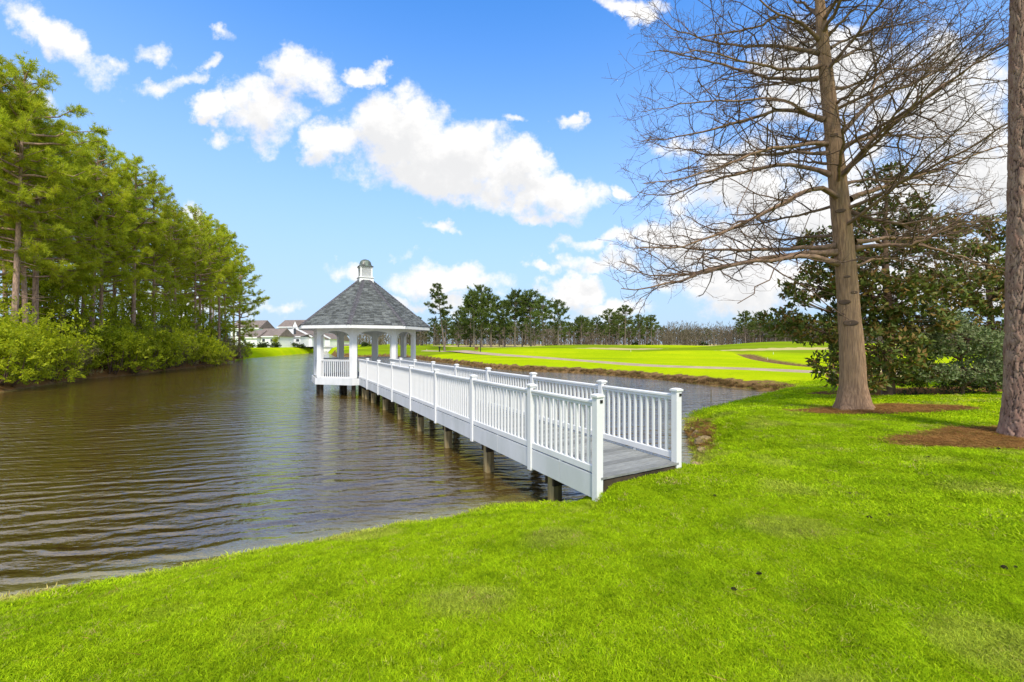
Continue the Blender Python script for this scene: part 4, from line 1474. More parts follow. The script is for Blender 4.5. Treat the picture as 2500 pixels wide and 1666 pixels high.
# boughs towards and away from the viewer, and the top above the frame
for i in range(26):
    pv = rg.uniform(-190, 620)
    c, r_ = trunk_point(pv)
    a = rg.uniform(0, 2 * np.pi)
    ln = np.interp(pv, [-200, 0, 620], [1.2, 3.0, 4.4]) * rg.uniform(.75, 1.1)
    if pv > -20 and abs(math.cos(a)) > .5: a = math.copysign(math.pi / 2, math.sin(a)) + rg.normal(0, .35)
    d = np.array([math.cos(a), math.sin(a), rg.uniform(.1, .5)])
    s = np.linspace(0, 1, 6)
    add_limb(c + d * ln * s[:, None] + np.array([0, 0, .12]) * ln * (s ** 2)[:, None] + rg.normal(0, .07, (6, 3)) * s[:, None], .028 + .008 * ln)
link(bpy.data.objects.new('limbs', limb.mesh('limbs', [M['limb']], True)), tree)
o = link(bpy.data.objects.new('twigs', tw_.mesh('twigs', [M['twig']])), tree)
tag(o, kind='stuff')

# ------------------------------------------------------------------ the pine trunk at the right edge
px0, py0 = PINE
pz0 = gz(px0, py0)
pt = thing('pine_tree', 'tall pine with plated reddish bark cut by the right edge of the picture', 'tree', (px0, py0, pz0))
from mathutils import kdtree
nh, ns_ = 560, 150
zz = np.concatenate([np.linspace(-.15, 9.7, nh - 40), np.linspace(9.8, 17.5, 40)])
aa = np.arange(ns_) * 2 * np.pi / ns_
RB = .29 * (1 - .03 * zz) + .08 * np.exp(-np.maximum(zz, 0) / .35)
RB = np.maximum(RB, .04)
# bark plates: stretched cells round the trunk
NC = 1500
cc = np.stack([rg.uniform(0, 2 * np.pi, NC), rg.uniform(-.3, 10, NC)], 1)
kd = kdtree.KDTree(NC * 3)
sc_ = np.array([.36, .36])
q = 0
lvl = rg.uniform(.2, 1, NC)
for dk in (-2 * np.pi, 0, 2 * np.pi):
    for i, (u, v_) in enumerate(cc):
        kd.insert(((u + dk) * .36, v_ * .30, 0), q * NC + i)
    q += 1
kd.balance()
disp = np.zeros((nh, ns_))
for i in range(nh):
    if zz[i] > 9.75: continue
    for j in range(ns_):
        u = aa[j] + .10 * math.sin(zz[i] * 7.3 + 2 * math.sin(aa[j] * 3)); v_ = zz[i] + .05 * math.sin(aa[j] * 9 + zz[i] * 5)
        res = kd.find_n((u * .36 + .010 * math.sin(v_ * 31 + 5 * aa[j]), v_ * .30 + .012 * math.sin(aa[j] * 23 + 3 * v_), 0), 2)
        e = res[1][2] - res[0][2]
        disp[i, j] = min(1.0, e / .012) ** .6 * (.3 + .7 * lvl[res[0][1] % NC])
rad_ = RB[:, None] + (disp - .5) * .034
bx = .012 * zz - .0009 * zz ** 2
V = np.stack([bx[:, None] + rad_ * np.cos(aa), 0 * zz[:, None] + rad_ * np.sin(aa), np.repeat(zz[:, None], ns_, 1)], -1)
ii, jj = np.meshgrid(np.arange(nh - 1), np.arange(ns_), indexing='ij')
a_ = ii * ns_ + jj; b_ = ii * ns_ + (jj + 1) % ns_
q4 = np.stack([a_, b_, b_ + ns_, a_ + ns_], -1).reshape(-1, 4)


def plated_bark():
    m, N, p = new_mat('plated_pine_bark')
    a = N.new('ShaderNodeAttribute', attribute_name='plate')
    tcn = N.new('ShaderNodeTexCoord')
    v = N.mapping(tcn.outputs['Object'], (1, 1, .5))
    n1 = N.noise(v, 9, 5); n2 = N.noise(v, 60, 6, .7)
    c = N.mix(N.smooth(n1, .35, .65), (.27, .155, .115), (.38, .25, .185))
    c = N.mix(N.math('MULTIPLY', N.smooth(n2, .55, .7), .5), c, (.42, .30, .20))
    c = N.mix(N.smooth(a.outputs['Fac'], .1, .55, 1, 0), c, (.07, .042, .035))
    N.put(p.inputs['Base Color'], c)
    p.inputs['Roughness'].default_value = .9
    p.inputs['Specular IOR Level'].default_value = .15
    bn = N.new('ShaderNodeBump'); bn.inputs['Strength'].default_value = .7; bn.inputs['Distance'].default_value = .012
    N.L.new(n2, bn.inputs['Height']); N.L.new(bn.outputs[0], p.inputs['Normal'])
    return m


me = mesh_np('trunk', V.reshape(-1, 3), quads=q4, mats=[plated_bark()], smooth=True, attrs={'plate': disp.ravel()})
link(bpy.data.objects.new('trunk', me), pt)
tcm, ccm = pine_meshes('pine', 71, 9.0, .12, 3.4, 40, 26, 14, .32, .03, r0=.12, dead=0)
for me_, nm in ((tcm, 'upper_trunk'), (ccm, 'crown')):
    o = link(bpy.data.objects.new(nm, me_), pt)
    o.location = (float(bx[-1]) * .8, 0, 12.2)
    if nm == 'crown': tag(o, kind='stuff')

# ------------------------------------------------------------------ magnolias behind the cypress
def magnolia(name, label, base, blobs, nros, matn='magnolia', L=.19, w=.078, seed=5, rb=.16, cat='tree', per=7, hollow=.5):
    rr_ = np.random.default_rng(seed)
    root = thing(name, label, cat, base)
    off_ = np.array(base)
    tb = Bag()
    Cs, Ds = [], []
    topz = max(b[2] for b, _ in blobs)
    spine = np.array([[0, 0, -.2], [.05, .0, (topz - off_[2]) * .35], [-.08, .1, (topz - off_[2]) * .7], [.0, 0, (topz - off_[2]) * 1.0]])
    sp, _ = resample(spine, 12)
    tb.tube(sp, rb * (1 - np.linspace(0, 1, 12) * .85), 8)
    vol = np.array([r[0] * r[1] * r[2] for _, r in blobs]) ** .72
    vol /= vol.sum()
    for bi, (c, r) in enumerate(blobs):
        c = np.array(c) - off_
        zb = max(.1, min(c[2] - .35 * np.linalg.norm(c[:2]), (topz - off_[2]) * .9))
        st = np.array([np.interp(zb, sp[:, 2], sp[:, k]) for k in range(3)])
        m = int(nros * vol[bi])
        mid = (st + c) / 2 + np.array([0, 0, .12])
        B, _ = resample(np.stack([st, mid, c]), 6)
        tb.tube(B, np.linspace(.05, .02, 6), 5)
        for i in range(m):
            v = unit(rr_.normal(size=3))
            p = c + v * np.array(r) * rr_.uniform(hollow, 1.0) ** .5
            if i % 7 == 0:
                tb.tube(np.stack([B[rr_.integers(2, 6)], (c + p) / 2 + rr_.normal(0, .06, 3), p]), np.array([.018, .012, .006]), 3)
            d = unit(v * .8 + np.array([0, 0, .55]) + rr_.normal(0, .3, 3))
            for k in range(per):
                Cs.append(p + rr_.normal(0, .03, 3) + d * rr_.uniform(-.12, .03)); Ds.append(d * .55 + unit(rr_.normal(size=3)) * .9)
    V, T = leaf_quads(np.array(Cs), np.array(Ds), rr_, L, w, .3)
    link(bpy.data.objects.new('trunk', tb.mesh('trunk', [M['twig']], True)), root)
    tag(link(bpy.data.objects.new('leaves', mesh_np('leaves', V, T, mats=[M[matn]])), root), kind='stuff')
    return root


def blob(px, pyv, rx, ry, dp, rz=None):
    c = unp(px, pyv, dp)
    k = dp / F
    return (tuple(c), (rx * k, (rz or rx) * k * .8, ry * k * .74))


mb = gp(2168, 14.8)
magnolia('magnolia_tree', 'large dark glossy-leaved magnolia standing behind the bare cypress trunk', mb, [
    blob(1915, 782, 62, 34, 14.4), blob(1990, 805, 80, 45, 14.2), (blob(2035, 890, 55, 45, 14.0)), blob(1985, 700, 75, 40, 14.8), blob(1950, 735, 40, 20, 14.2),
    blob(2060, 650, 95, 55, 15.0), blob(2010, 590, 60, 35, 15.2), blob(2175, 515, 85, 50, 15.0), blob(2160, 432, 48, 34, 14.8), blob(2255, 565, 90, 55, 15.2), blob(2095, 560, 60, 45, 14.4),
    blob(2150, 720, 120, 70, 14.2), blob(2250, 690, 80, 55, 14.6), blob(2140, 850, 110, 75, 14.0), blob(2090, 925, 70, 38, 14.0), blob(2230, 790, 90, 60, 14.2),
    blob(2200, 620, 90, 45, 15.5), blob(2200, 905, 80, 40, 14.6), blob(2100, 780, 90, 60, 14.6), blob(2330, 680, 70, 40, 15.0), blob(2080, 700, 60, 40, 14.2)], 2500, seed=5, rb=.2)
mb = gp(2420, 16.5)
magnolia('magnolia_tree', 'second dark magnolia, half hidden by the pine trunk at the right edge', mb, [
    blob(2400, 640, 70, 55, 16.2), blob(2440, 720, 90, 60, 16.0), blob(2350, 610, 55, 32, 16.6), blob(2330, 735, 60, 35, 16.4), blob(2420, 790, 80, 50, 16), blob(2480, 560, 70, 60, 16.6),
    blob(2520, 680, 90, 90, 16.5), blob(2500, 850, 90, 80, 16.5), blob(2380, 550, 36, 24, 16.8)], 1500, seed=8, rb=.15)
mb = gp(2350, 14.3)
magnolia('shrub', 'grey-green broad shrub between the magnolias and the right pine trunk', mb, [
    blob(2340, 830, 90, 50, 14.2), blob(2260, 850, 60, 42, 14.4), blob(2410, 850, 60, 60, 14.2), blob(2300, 780, 55, 30, 14.6), blob(2380, 905, 70, 40, 14.2), blob(2270, 910, 60, 32, 14.2), blob(2440, 920, 50, 40, 14)],
         1500, 'greyshrub', .12, .045, 9, .05, 'shrub', 8)
for i, (px, dp, s, lab) in enumerate([(2330, 14.6, .38, 'low dark shrub under the grey-green shrub on the right'), (2235, 14.9, .36, 'low dark shrub at the foot of the large magnolia'), (2405, 14.3, .40, 'low dark shrub beside the right pine trunk')]):
    x, y_, z = gp(px, dp)
    plant('shrub', shrub_meshes(80 + i, 2.4, 2.4, 2400, .17, .07, 'hedge', 8, 'twig', .5, .3, 7), (x, y_, z - .03), i, s, lab, 'shrub', 'low shrubs in the magnolia bed', ('stem', 'foliage'))

# ------------------------------------------------------------------ houses beyond the water
def house(label, px, depth, turn, boxes, wins, sub=None):
    """boxes: x0,x1 (along the front), y0,y1 (depth), wall height, roof kind; local front faces -y"""
    x, y_, z = gp(px, depth)
    root = thing('house', label, 'house', (x, y_, z), turn, 'white houses beyond the pond')
    for (x0, x1, y0, y1, z0, z1, kind, rh) in boxes:
        MB().box(((x0 + x1) / 2, (y0 + y1) / 2, (z0 + z1) / 2), (x1 - x0, y1 - y0, z1 - z0)).build('wall', M['housewall'], root)
        e = .35
        X0, X1, Y0, Y1 = x0 - e, x1 + e, y0 - e, y1 + e
        if kind == 'gx':      # ridge along x
            ym = (Y0 + Y1) / 2
            ro = MB().extrude([(X0, Y0, z1), (X0, Y1, z1), (X0, ym, z1 + rh)][::-1], (X1 - X0, 0, 0)).build('roof', M['houseroof'], root)
            for xx in (x0 - .02, x1 - .02):
                MB().extrude([(xx, y0, z1 - .02), (xx, y1, z1 - .02), (xx, (y0 + y1) / 2, z1 + rh * .8)][::-1], (.04, 0, 0)).build('gable', M['housewall'], root)
        elif kind == 'gy':    # ridge along y, gable to the front
            xm = (X0 + X1) / 2
            ro = MB().extrude([(X0, Y0 + .3, z1), (X1, Y0 + .3, z1), (xm, Y0 + .3, z1 + rh)], (0, Y1 - Y0 - .3, 0)).build('roof', M['houseroof'], root)
            MB().extrude([(x0 + .05, Y0 + .2, z1 - .02), (x1 - .05, Y0 + .2, z1 - .02), (xm, Y0 + .2, z1 + rh * .86)], (0, .12, 0)).build('gable', M['housewall'], root)
        elif kind == 'lean':  # falls towards the front
            MB().extrude([(X0, Y0, z1), (X0, Y1, z1 + rh), (X0, Y1, z1 + rh + .12), (X0, Y0, z1 + .12)], (X1 - X0, 0, 0)).build('roof', M['houseroof'], root)
        elif kind == 'rakeR':  # one slope falling to +x
            MB().extrude([(X0, Y0, z1), (X0, Y0, z1 + rh), (X1, Y0, z1)], (0, Y1 - Y0, 0)).build('roof', M['houseroof'], root)
            MB().extrude([(X0, Y0 - .06, z1 + rh - .25), (X0, Y0 - .06, z1 + rh + .3), (X1 + .3, Y0 - .06, z1 + .25), (X1, Y0 - .06, z1 - .1)][::-1], (0, .05, 0)).build('rake_board', M['housewall'], root)
        if kind in ('gx', 'lean'):
            MB().box(((X0 + X1) / 2, Y0 - .02, z1 - .02), (X1 - X0, .06, .3)).build('eave_board', M['housewall'], root)
    for (xa, xb, za, zb, yf, dark) in wins:
        w = MB().box(((xa + xb) / 2, yf - .03, (za + zb) / 2), (xb - xa + .2, .06, zb - za + .2)).build('window', M['housewall'], root)
        n = max(1, int(round((xb - xa) / .9)))
        for i in range(n):
            u0 = xa + (xb - xa) * i / n + .04; u1 = xa + (xb - xa) * (i + 1) / n - .04
            MB().box(((u0 + u1) / 2, yf - .065, (za + zb) / 2), (u1 - u0, .03, zb - za)).build('pane', M['glassdark'], w)
    return root


house('white two-storey house with brown gabled roof and tall dark window, left of the gazebo', 690, 126, R(-14),
      [(-4.2, 3.2, 3, 9, 0, 5.9, 'gx', 2.3), (1.6, 3.4, 2.2, 6, 0, 5.9, 'gy', 1.9), (-3.6, 7.4, -1.5, 3, 0, 2.9, 'lean', .9), (3.4, 8.2, 2.2, 8, 0, 2.8, 'rakeR', 2.6)],
      [(1.9, 3.0, 3.6, 5.5, 2.2, 1), (-2.2, -1.0, 1.5, 2.2, -1.5, 1), (.8, 2.8, 1.5, 2.2, -1.5, 1), (4.2, 5.2, 1.5, 2.2, -1.5, 1), (6.0, 7.1, 1.5, 2.2, -1.5, 1)])
house('low white house wing with a small and a wide window behind the last pine', 646, 116, R(-10),
      [(-2.4, 4.2, 0, 6, 0, 2.9, 'gx', 2.3), (-7.0, -1.2, -1.4, 5, 0, 2.6, 'gx', 2.1)],
      [(-.7, .2, 1.5, 2.3, 0, 1), (1.8, 3.4, 1.5, 2.3, 0, 1), (-5.2, -4.4, 1.2, 2.1, -1.4, 1)])
house('white house with brown roof just left of the gazebo posts, farther back', 744, 142, R(-14),
      [(-2.6, 4.6, 2, 8, 0, 5.2, 'gx', 2.2), (-3.8, 6.2, -1.2, 2, 0, 2.9, 'lean', .8), (4.6, 8.5, 1.5, 8, 0, 2.4, 'rakeR', 2.2)],
      [(3.2, 4.2, 3.0, 4.8, 2, 1), (-1.5, .8, 1.5, 2.2, -1.2, 1), (3, 4.8, 1.5, 2.2, -1.2, 1)])
house('white house with grey-brown roof seen through the left bay of the gazebo', 806, 160, R(-12),
      [(-4.5, 3.5, 1, 7, 0, 5.0, 'gx', 2.8), (-5.0, 7.5, -2, 1, 0, 2.8, 'lean', .8)],
      [(1.6, 2.8, 3.0, 4.5, 1, 1), (-3.2, -1.4, 1.4, 2.1, -2, 1), (2.2, 4.6, 1.4, 2.1, -2, 1)])
house('white house mostly hidden behind the last pine boughs on the left', 597, 128, R(-6),
      [(-4.5, 4.5, 0, 7, 0, 5.4, 'gx', 2.6)], [(-2.6, -1.4, 3.2, 4.6, 0, 1), (1.2, 2.6, 3.2, 4.6, 0, 1)])
hd = shrub_meshes(67, 1.7, 1.9, 1500, .3, .17, 'hedge', 5, 'twig', .4, .35, 7)
hdl = [(702, 121, 'long', 'clipped long hedge before the tall-windowed white house'), (733, 123, .72, 'square hedge at the right end of the long clipped hedge'), (644, 112, .8, 'domed dark bush by the low wing\'s windows'),
       (637, 110, .62, 'small rounded bush left of the domed dark bush'), (672, 113, .75, 'dark bush at the corner of the low white wing'), (611, 108, .7, 'dark bush half hidden by the last pine boughs'),
       (757, 134, .8, 'dark bush just left of the gazebo posts'), (798, 152, .55, 'small dark bush seen through the left bay, first of three'), (808, 152, .55, 'small dark bush seen through the left bay, second of three'),
       (817, 153, .6, 'small dark bush seen through the left bay, third of three')]
for i, (px, dp, s, lab) in enumerate(hdl):
    x, y_, z = gp(px, dp)
    sc = (2.4, .7, .7) if s == 'long' else (s, s, s)
    plant('hedge' if s == 'long' else 'bush', hd, (x, y_, z - .05), -.2, sc, lab, 'hedge' if s == 'long' else 'bush', 'bushes round the white houses', ('stem', 'foliage'))
x, y_, z = gp(676, 115)
plant('small_tree', YV[1], (x, y_, z), 1, .55, 'small leafy tree between the low wing and the two-storey house', 'tree', None, ('stem', 'foliage'))
for i, px in enumerate((838, 846, 855)):
    x, y_, z = gp(px, 190)
    plant('pine_tree', GV[i], (x, y_, z), i, .85, 'distant pine seen through the left bay of the gazebo, %s of three' % ('left', 'middle', 'right')[i], 'tree', 'pines seen through the gazebo')

# ------------------------------------------------------------------ small things
def post(name, px, pyv, h, r_, m, label, cat, cap_=False, depth=None):
    x, y_ = ray(px, pyv) if depth is None else ((px - 1250) / F * depth, depth)
    z = gz(x, y_)
    root = thing(name, label, cat, (x, y_, max(z, -.4)))
    MB().tube([(0, 0, -.1), (0, 0, h * .5), (0, 0, h)], [r_, r_, r_ * .92], 8).build('shaft', M[m], root)
    if cap_:
        MB().lathe([(r_ * .8, h - .02), (r_ * 1.9, h + .02), (r_ * 2.0, h + .12), (r_ * 1.5, h + .24), (r_ * .3, h + .29)], 10).build('head', M[m], root)
    return root


post('ball_washer', 1073, 859, .75, .12, 'black', 'dark upright post with a rounded head beside the cart path', 'post', True)
post('utility_post', 1173, 860, 1.25, .07, 'black', 'thin dark post beside the cart path near the pine clump', 'post')
post('hazard_stake', 1042, 858, .4, .04, 'stake', 'yellowish stake on the fairway just right of the gazebo', 'stake')
post('hazard_stake', 1540, 860, .42, .03, 'stake', 'yellowish stake on the fairway under the far treeline', 'stake')
post('hazard_stake', 1874, 880, .32, .025, 'stake', 'yellowish stake beside the dry ditch', 'stake')
post('hazard_stake', 1888, 866, .34, .03, 'stake', 'yellowish stake beyond the dry ditch', 'stake')
post('water_stake', 1736, 978, .95, .02, 'pile', 'thin dark stake standing in the water right of the boardwalk', 'stake', depth=20.5)
x, y_ = ray(1163, 861)
sg = thing('tee_sign', 'small tan tee sign on two legs beside the thin dark post', 'sign', (x, y_, gz(x, y_)))
MB().box((0, 0, .62), (.62, .05, .42)).build('board', M['straw'], sg)
for s in (-.25, .25):
    MB().box((s, .0, .2), (.06, .06, .5)).build('leg', M['pile'], sg)
# pine cones lying on the grass
cn = MB()
for k in range(7):
    z0 = .012 + k * .011
    rr0 = [.016, .026, .030, .029, .025, .018, .010][k]
    for i in range(8):
        a = 2 * math.pi * (i + .5 * (k % 2)) / 8
        ca, sa = math.cos(a), math.sin(a)
        cn.add([(ca * .006, sa * .006, z0), (ca * rr0 - sa * .010, sa * rr0 + ca * .010, z0 + .007), (ca * rr0 * 1.12, sa * rr0 * 1.12, z0 + .012), (ca * rr0 + sa * .010, sa * rr0 - ca * .010, z0 + .007)],
               [(0, 1, 2), (0, 2, 3)])
cn.tube([(0, 0, 0), (0, 0, .09)], [.008, .004], 6)
cnm = cn.mesh('pine_cone', M['cone'])
for px, pyv, sc, lab in [(1740, 1214, 1.3, 'dark pine cone on the lawn right of the boardwalk'), (2130, 1269, 1.3, 'dark pine cone on the open lawn, larger of a close pair'), (2174, 1262, .9, 'dark pine cone on the open lawn, smaller of a close pair'),
                         (2260, 1120, 1.4, 'dark pine cone on the grass just below the mulch by the right pine'), (2438, 1099, 1.7, 'pale-ended pine cone lying in the mulch by the right pine'), (1845, 1408, 1.2, 'dark pine cone in the middle of the near lawn'),
                         (2443, 1391, 1.3, 'dark pine cone near the right edge of the near lawn'), (2474, 1393, .8, 'tiny dark pine cone beside another at the right edge'), (1800, 1449, 1.1, 'dark pine cone lowest in the middle of the near lawn'),
                         (2078, 1211, .9, 'small dark pine cone between the mulch and the close pair')]:
    x, y_ = ray(px, pyv, 1.5)
    o = bpy.data.objects.new('pine_cone', cnm)
    sc *= .42
    o.location = (x, y_, gz(x, y_) + .018); o.scale = (sc,) * 3
    o.rotation_euler = (R(80), rng.uniform(-.4, .4), rng.uniform(0, 6.28))
    link(o)
    tag(o, lab, 'pine cone', 'pine cones on the lawn')
# eroded stones under the bank right of the boardwalk
for i, (x, y_, s) in enumerate([(3.35, 8.2, .13), (3.9, 9.0, .16), (4.55, 10.2, .14), (4.9, 11.0, .2), (5.2, 12.0, .16), (5.35, 12.6, .13)]):
    k = MB().lathe([(s * .55, -s * .5), (s * .95, -s * .2), (s, .05 * s), (s * .8, s * .4), (s * .3, s * .6)], 9)
    rv = np.random.default_rng(200 + i)
    k.V = [tuple(np.array(v) * (1 + rv.normal(0, .12))) for v in k.V]
    o = k.build('rock', M['pile'])
    o.location = (x, y_, gz(x, y_) + .02); o.rotation_euler = (rv.uniform(-.3, .3), rv.uniform(-.3, .3), rv.uniform(0, 6))
    tag(o, 'brown earthy rock at the eroded waterline right of the boardwalk, %s from the lawn' % ords[i], 'rock', 'rocks at the eroded waterline')

# ------------------------------------------------------------------ grass
def blades(seed, n, rad_, h, w, lean=.5):
    r_ = np.random.default_rng(seed)
    a = r_.uniform(0, 2 * np.pi, n); q = rad_ * np.sqrt(r_.random(n))
    b = np.stack([q * np.cos(a), q * np.sin(a), np.full(n, -.006)], 1)
    d = np.stack([r_.normal(0, lean, n), r_.normal(0, lean, n), np.ones(n)], 1)
    d /= np.linalg.norm(d, axis=1, keepdims=True)
    hh_ = (h * r_.uniform(.5, 1.2, n))[:, None]
    s = np.cross(d, r_.normal(size=(n, 3))); s[:, 2] *= .3
    s /= np.linalg.norm(s, axis=1, keepdims=True) + 1e-9
    bend = np.stack([r_.normal(0, .45, n), r_.normal(0, .45, n), -.12 * np.ones(n)], 1) * hh_
    m = b + d * hh_ * .55
    t = b + d * hh_ + bend
    V = np.stack([b - s * w * .5, b + s * w * .5, m - s * w * .42, m + s * w * .42, t], 1).reshape(-1, 3)
    k = np.arange(n)[:, None] * 5
    T = np.concatenate([k + np.array([[0, 1, 3]]), k + np.array([[0, 3, 2]]), k + np.array([[2, 3, 4]])], 1).reshape(-1, 3)
    return V, T


def grass_mat(name, c1, c2, c3, dryc):
    m, N, p = new_mat(name)
    geo = N.new('ShaderNodeNewGeometry')
    pos = geo.outputs['Position']
    oi = N.new('ShaderNodeObjectInfo')
    c = N.mix(geo.outputs['Random Per Island'], c1, c2)
    c = N.mix(N.math('MULTIPLY', N.smooth(N.noise(pos, 1.1, 4), .48, .7), .42), c, c3)
    c = N.mix(N.math('MULTIPLY', N.smooth(N.noise(pos, 5.0, 4), .55, .75), .5), c, c3)
    at = N.new('ShaderNodeAttribute', attribute_name='dry', attribute_type='INSTANCER')
    c = N.mix(at.outputs['Fac'], c, dryc)
    f = N.math('MULTIPLY_ADD', oi.outputs['Random'], .75, .6)
    c = N.mix(1.0, c, N.comb(f, f, f), 'MULTIPLY')
    N.put(p.inputs['Base Color'], c)
    p.inputs['Roughness'].default_value = .6
    p.inputs['Specular IOR Level'].default_value = .04
    tr = N.new('ShaderNodeBsdfTranslucent'); N.put(tr.inputs['Color'], c)
    ms = N.new('ShaderNodeMixShader'); ms.inputs[0].default_value = .35
    N.L.new(p.outputs[0], ms.inputs[1]); N.L.new(tr.outputs[0], ms.inputs[2])
    N.L.new(ms.outputs[0], m.node_tree.nodes['Material Output'].inputs['Surface'])
    return m


M['grass'] = grass_mat('lawn_grass_blades', (.28, .44, .006), (.47, .61, .012), (.13, .25, .004), (.58, .44, .17))
M['bankgrass'] = grass_mat('dead_bank_grass_blades', (.26, .15, .065), (.38, .25, .11), (.14, .08, .04), (.24, .26, .04))
M['strawlitter'] = grass_mat('pine_straw_needles', (.30, .14, .04), (.40, .22, .08), (.16, .08, .03), (.30, .34, .05))


def scatter(name, P, rot, scl, var, dryv, protos, label):
    """stuff: one object whose geometry nodes set the tufts on its points"""
    me = mesh_np(name, P, attrs={'rot': rot, 'scl': scl, 'var': var, 'dry': dryv})
    o = link(bpy.data.objects.new(name, me))
    g = bpy.data.node_groups.new(name, 'GeometryNodeTree')
    g.interface.new_socket('Geometry', in_out='INPUT', socket_type='NodeSocketGeometry')
    g.interface.new_socket('Geometry', in_out='OUTPUT', socket_type='NodeSocketGeometry')
    nd, lk = g.nodes, g.links
    gi, go = nd.new('NodeGroupInput'), nd.new('NodeGroupOutput')
    iop = nd.new('GeometryNodeInstanceOnPoints')
    gti = nd.new('GeometryNodeGeometryToInstance')
    for pr in reversed(protos):
        oi = nd.new('GeometryNodeObjectInfo')
        oi.inputs['Object'].default_value = pr
        lk.new(oi.outputs['Geometry'], gti.inputs[0])

    def attr(n, t='FLOAT'):
        a = nd.new('GeometryNodeInputNamedAttribute'); a.data_type = t
        a.inputs['Name'].default_value = n
        return a.outputs[0]
    lk.new(gi.outputs[0], iop.inputs['Points'])
    lk.new(gti.outputs[0], iop.inputs['Instance'])
    iop.inputs['Pick Instance'].default_value = True
    lk.new(attr('var'), iop.inputs['Instance Index'])
    cr = nd.new('ShaderNodeCombineXYZ'); lk.new(attr('rot'), cr.inputs[2])
    lk.new(cr.outputs[0], iop.inputs['Rotation'])
    cs = nd.new('ShaderNodeCombineXYZ')
    for i in range(3): lk.new(attr('scl'), cs.inputs[i])
    lk.new(cs.outputs[0], iop.inputs['Scale'])
    lk.new(iop.outputs[0], go.inputs[0])
    md = o.modifiers.new('scatter', 'NODES')
    md.node_group = g
    return tag(o, label, kind='stuff')


def proto(name, VT, m):
    return bpy.data.objects.new(name, mesh_np(name, VT[0], VT[1], mats=[M[m]]))


def cand(n, r0_, r1_, a0=-70, a1=72):
    r_ = np.sqrt(rg.uniform(r0_ ** 2, r1_ ** 2, n)); a = np.radians(rg.uniform(a0, a1, n))
    return r_ * np.sin(a), r_ * np.cos(a)


def under_dock(x, y):
    vx = x * VX + y * VY - 4.595; uy = x * UX + y * UY
    return (np.abs(vx) < HW + .05) & (uy > 4.40)


def lawn_pts(n, r0_, r1_):
    x, y = cand(n, r0_, r1_)
    d = sdist(x, y)
    k = (d > .02) & ~under_dock(x, y) & (y > .6)
    x, y, d = x[k], y[k], d[k]
    dr_, mu, st = masks(x, y, d)
    k = rg.random(len(x)) > np.clip(mu * 1.25 - .05, 0, .97)
    k &= (st < .5) & ((y < 26) | (d > .8))
    x, y, d = x[k], y[k], d[k]
    edge = np.clip(1 - d / .6, 0, 1) * rg.uniform(.3, 1.25, len(x)) * (.6 + .45 * wob(x, y, 1.6))
    dd = np.where(rg.random(len(x)) < .03, rg.uniform(.3, .9, len(x)), 0)
    spots = np.clip(wob(x, y, .8, 2.0) * wob(x, y, 2.1, .5) * 2 - .25, 0, .22)
    return x, y, np.clip(np.maximum(edge, dd) + spots, 0, 1)


def lay(name, n, r0_, r1_, smin, smax, protos, label):
    x, y, dd = lawn_pts(n, r0_, r1_)
    P = np.stack([x, y, hgt(x, y)], 1)
    m = len(x)
    s = rg.uniform(smin, smax, m) * (1 + .22 * wob(x, y, 4.0))
    return scatter(name, P, rg.uniform(0, 6.28, m), s, rg.integers(0, len(protos), m).astype(float), dd, protos, label)


gpn = [proto('grass_tuft', blades(300 + i, 70, .085, .036, .0042, .55), 'grass') for i in range(4)]
gpf = [proto('grass_tuft', blades(310 + i, 60, .15, .045, .009, .55), 'grass') for i in range(3)]
gpx = [proto('grass_tuft', blades(320 + i, 50, .32, .06, .022, .6), 'grass') for i in range(3)]
lay('lawn_grass', 38000, 1.0, 6.2, .75, 1.2, gpn, 'short bright green grass of the near lawn')
lay('lawn_grass', 33000, 5.8, 14.0, .75, 1.2, gpf, 'short bright green grass of the lawn round the trees')
lay('lawn_grass', 18000, 13.5, 30.0, .7, 1.15, gpx, 'short green grass farther out on both banks')
# taller pale fringe at the near water's edge
x, y = cand(74000, 3.5, 26)
d = sdist(x, y)
k = (d > -.02) & (d < .12 + .16 * (.5 + .5 * wob(x, y, 3.0))) & ~under_dock(x, y) & (y < 24.5) & (x > -20)
x, y, d = x[k], y[k], d[k]
pf = [proto('grass_tuft', blades(330 + i, 40, .07, .065, .005, .8), 'grass') for i in range(3)]
scatter('edge_grass', np.stack([x, y, hgt(x, y)], 1), rg.uniform(0, 6.28, len(x)), rg.uniform(.5, 1.15, len(x)), rg.integers(0, 3, len(x)).astype(float), np.clip(rg.normal(.72, .28, len(x)), 0, 1), pf,
        'pale dry fringe of grass along the near waterline')
# dead grass hanging over the far bank
x, y = cand(420000, 20, 100, -45, 48)
d = sdist(x, y)
k = (d > -.05) & (d < .2 + .4 * (.5 + .5 * wob(x, y, .9))) & (y > 23.5) & (x > -45) & (x + .62 * y > -2)
x, y, d = x[k], y[k], d[k]
keepn = rg.random(len(x)) < np.clip(30 / np.hypot(x, y), .1, 1) * .9
x, y, d = x[keepn], y[keepn], d[keepn]
pb = [proto('bank_tuft', blades(340 + i, 46, .16, .30, .018, .6), 'bankgrass') for i in range(4)]
scatter('bank_grass', np.stack([x, y, hgt(x, y)], 1), rg.uniform(0, 6.28, len(x)), rg.uniform(.4, .95, len(x)), rg.integers(0, 4, len(x)).astype(float), np.clip(rg.normal(.05, .2, len(x)) + (d > .7) * .5, 0, 1), pb,
        'brown dead grass along the far bank of the pond')
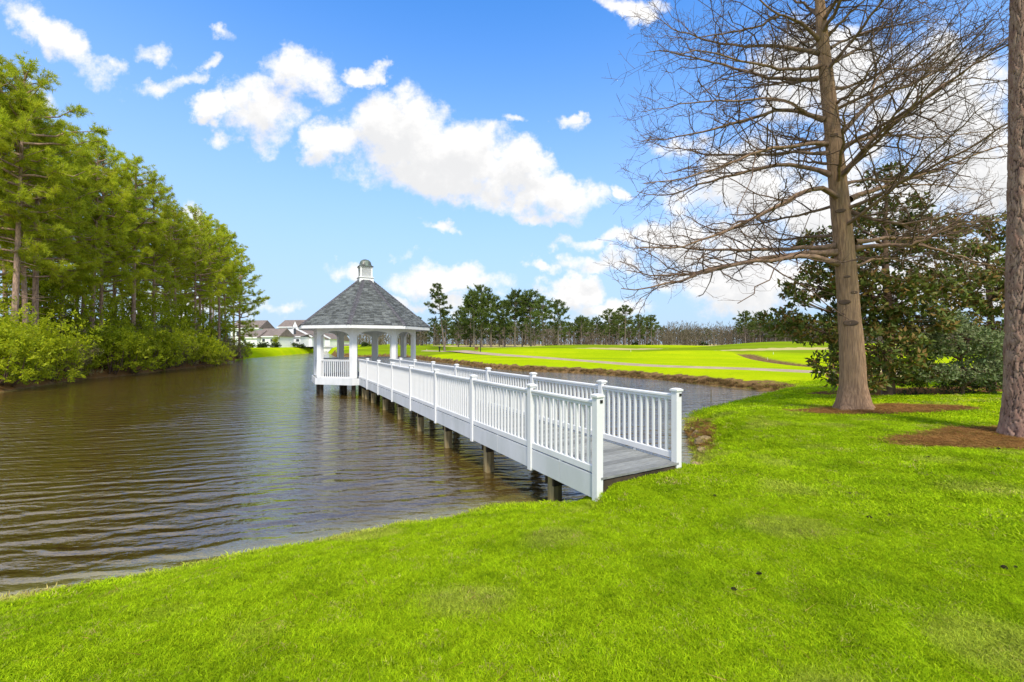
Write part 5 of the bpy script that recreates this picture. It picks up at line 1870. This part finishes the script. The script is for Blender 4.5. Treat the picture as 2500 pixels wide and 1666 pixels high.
# pine straw in the mulch rings and the bed
x, y = cand(40000, 5, 19, 5, 58)
d = sdist(x, y)
_, mu, _ = masks(x, y, d)
k = (mu > rg.uniform(.25, .8, len(x))) & (d > 0)
x, y = x[k], y[k]


def straw_proto(seed):
    r_ = np.random.default_rng(seed)
    n = 40
    c = np.stack([r_.normal(0, .07, n), r_.normal(0, .07, n), r_.uniform(.0, .03, n)], 1)
    a = r_.uniform(0, 6.28, n)
    dd_ = np.stack([np.cos(a), np.sin(a), r_.normal(0, .15, n)], 1)
    s = np.stack([-np.sin(a), np.cos(a), r_.normal(0, .5, n)], 1) * .0035
    V = np.stack([c - s, c + s, c + dd_ * r_.uniform(.1, .2, n)[:, None]], 1).reshape(-1, 3)
    return V, np.arange(n * 3).reshape(-1, 3)


ps = [proto('straw_tuft', straw_proto(350 + i), 'strawlitter') for i in range(3)]
scatter('pine_straw', np.stack([x, y, hgt(x, y)], 1), rg.uniform(0, 6.28, len(x)), rg.uniform(.7, 1.3, len(x)), rg.integers(0, 3, len(x)).astype(float), np.clip(rg.normal(.0, .15, len(x)), 0, 1), ps,
        'brown pine straw mulch under the trees')

# fallen needles lying singly in the lawn
def needle_litter(seed):
    r_ = np.random.default_rng(seed)
    n = 4
    c = np.stack([r_.normal(0, .12, n), r_.normal(0, .12, n), r_.uniform(.022, .034, n)], 1)
    a = r_.uniform(0, 6.28, n)
    dd_ = np.stack([np.cos(a), np.sin(a), r_.normal(0, .1, n)], 1)
    s_ = np.stack([-np.sin(a), np.cos(a), r_.normal(0, .4, n)], 1) * .0016
    V = np.stack([c - s_, c + s_, c + dd_ * r_.uniform(.1, .22, n)[:, None]], 1).reshape(-1, 3)
    return V, np.arange(n * 3).reshape(-1, 3)


x, y, dd = lawn_pts(700, 1.6, 13)
pl = [proto('needle_litter', needle_litter(360 + i), 'strawlitter') for i in range(3)]
scatter('needle_litter', np.stack([x, y, hgt(x, y)], 1), rg.uniform(0, 6.28, len(x)), rg.uniform(.7, 1.2, len(x)), rg.integers(0, 3, len(x)).astype(float), np.clip(rg.normal(.3, .3, len(x)), 0, .8), pl,
        'single fallen pine needles lying in the lawn')
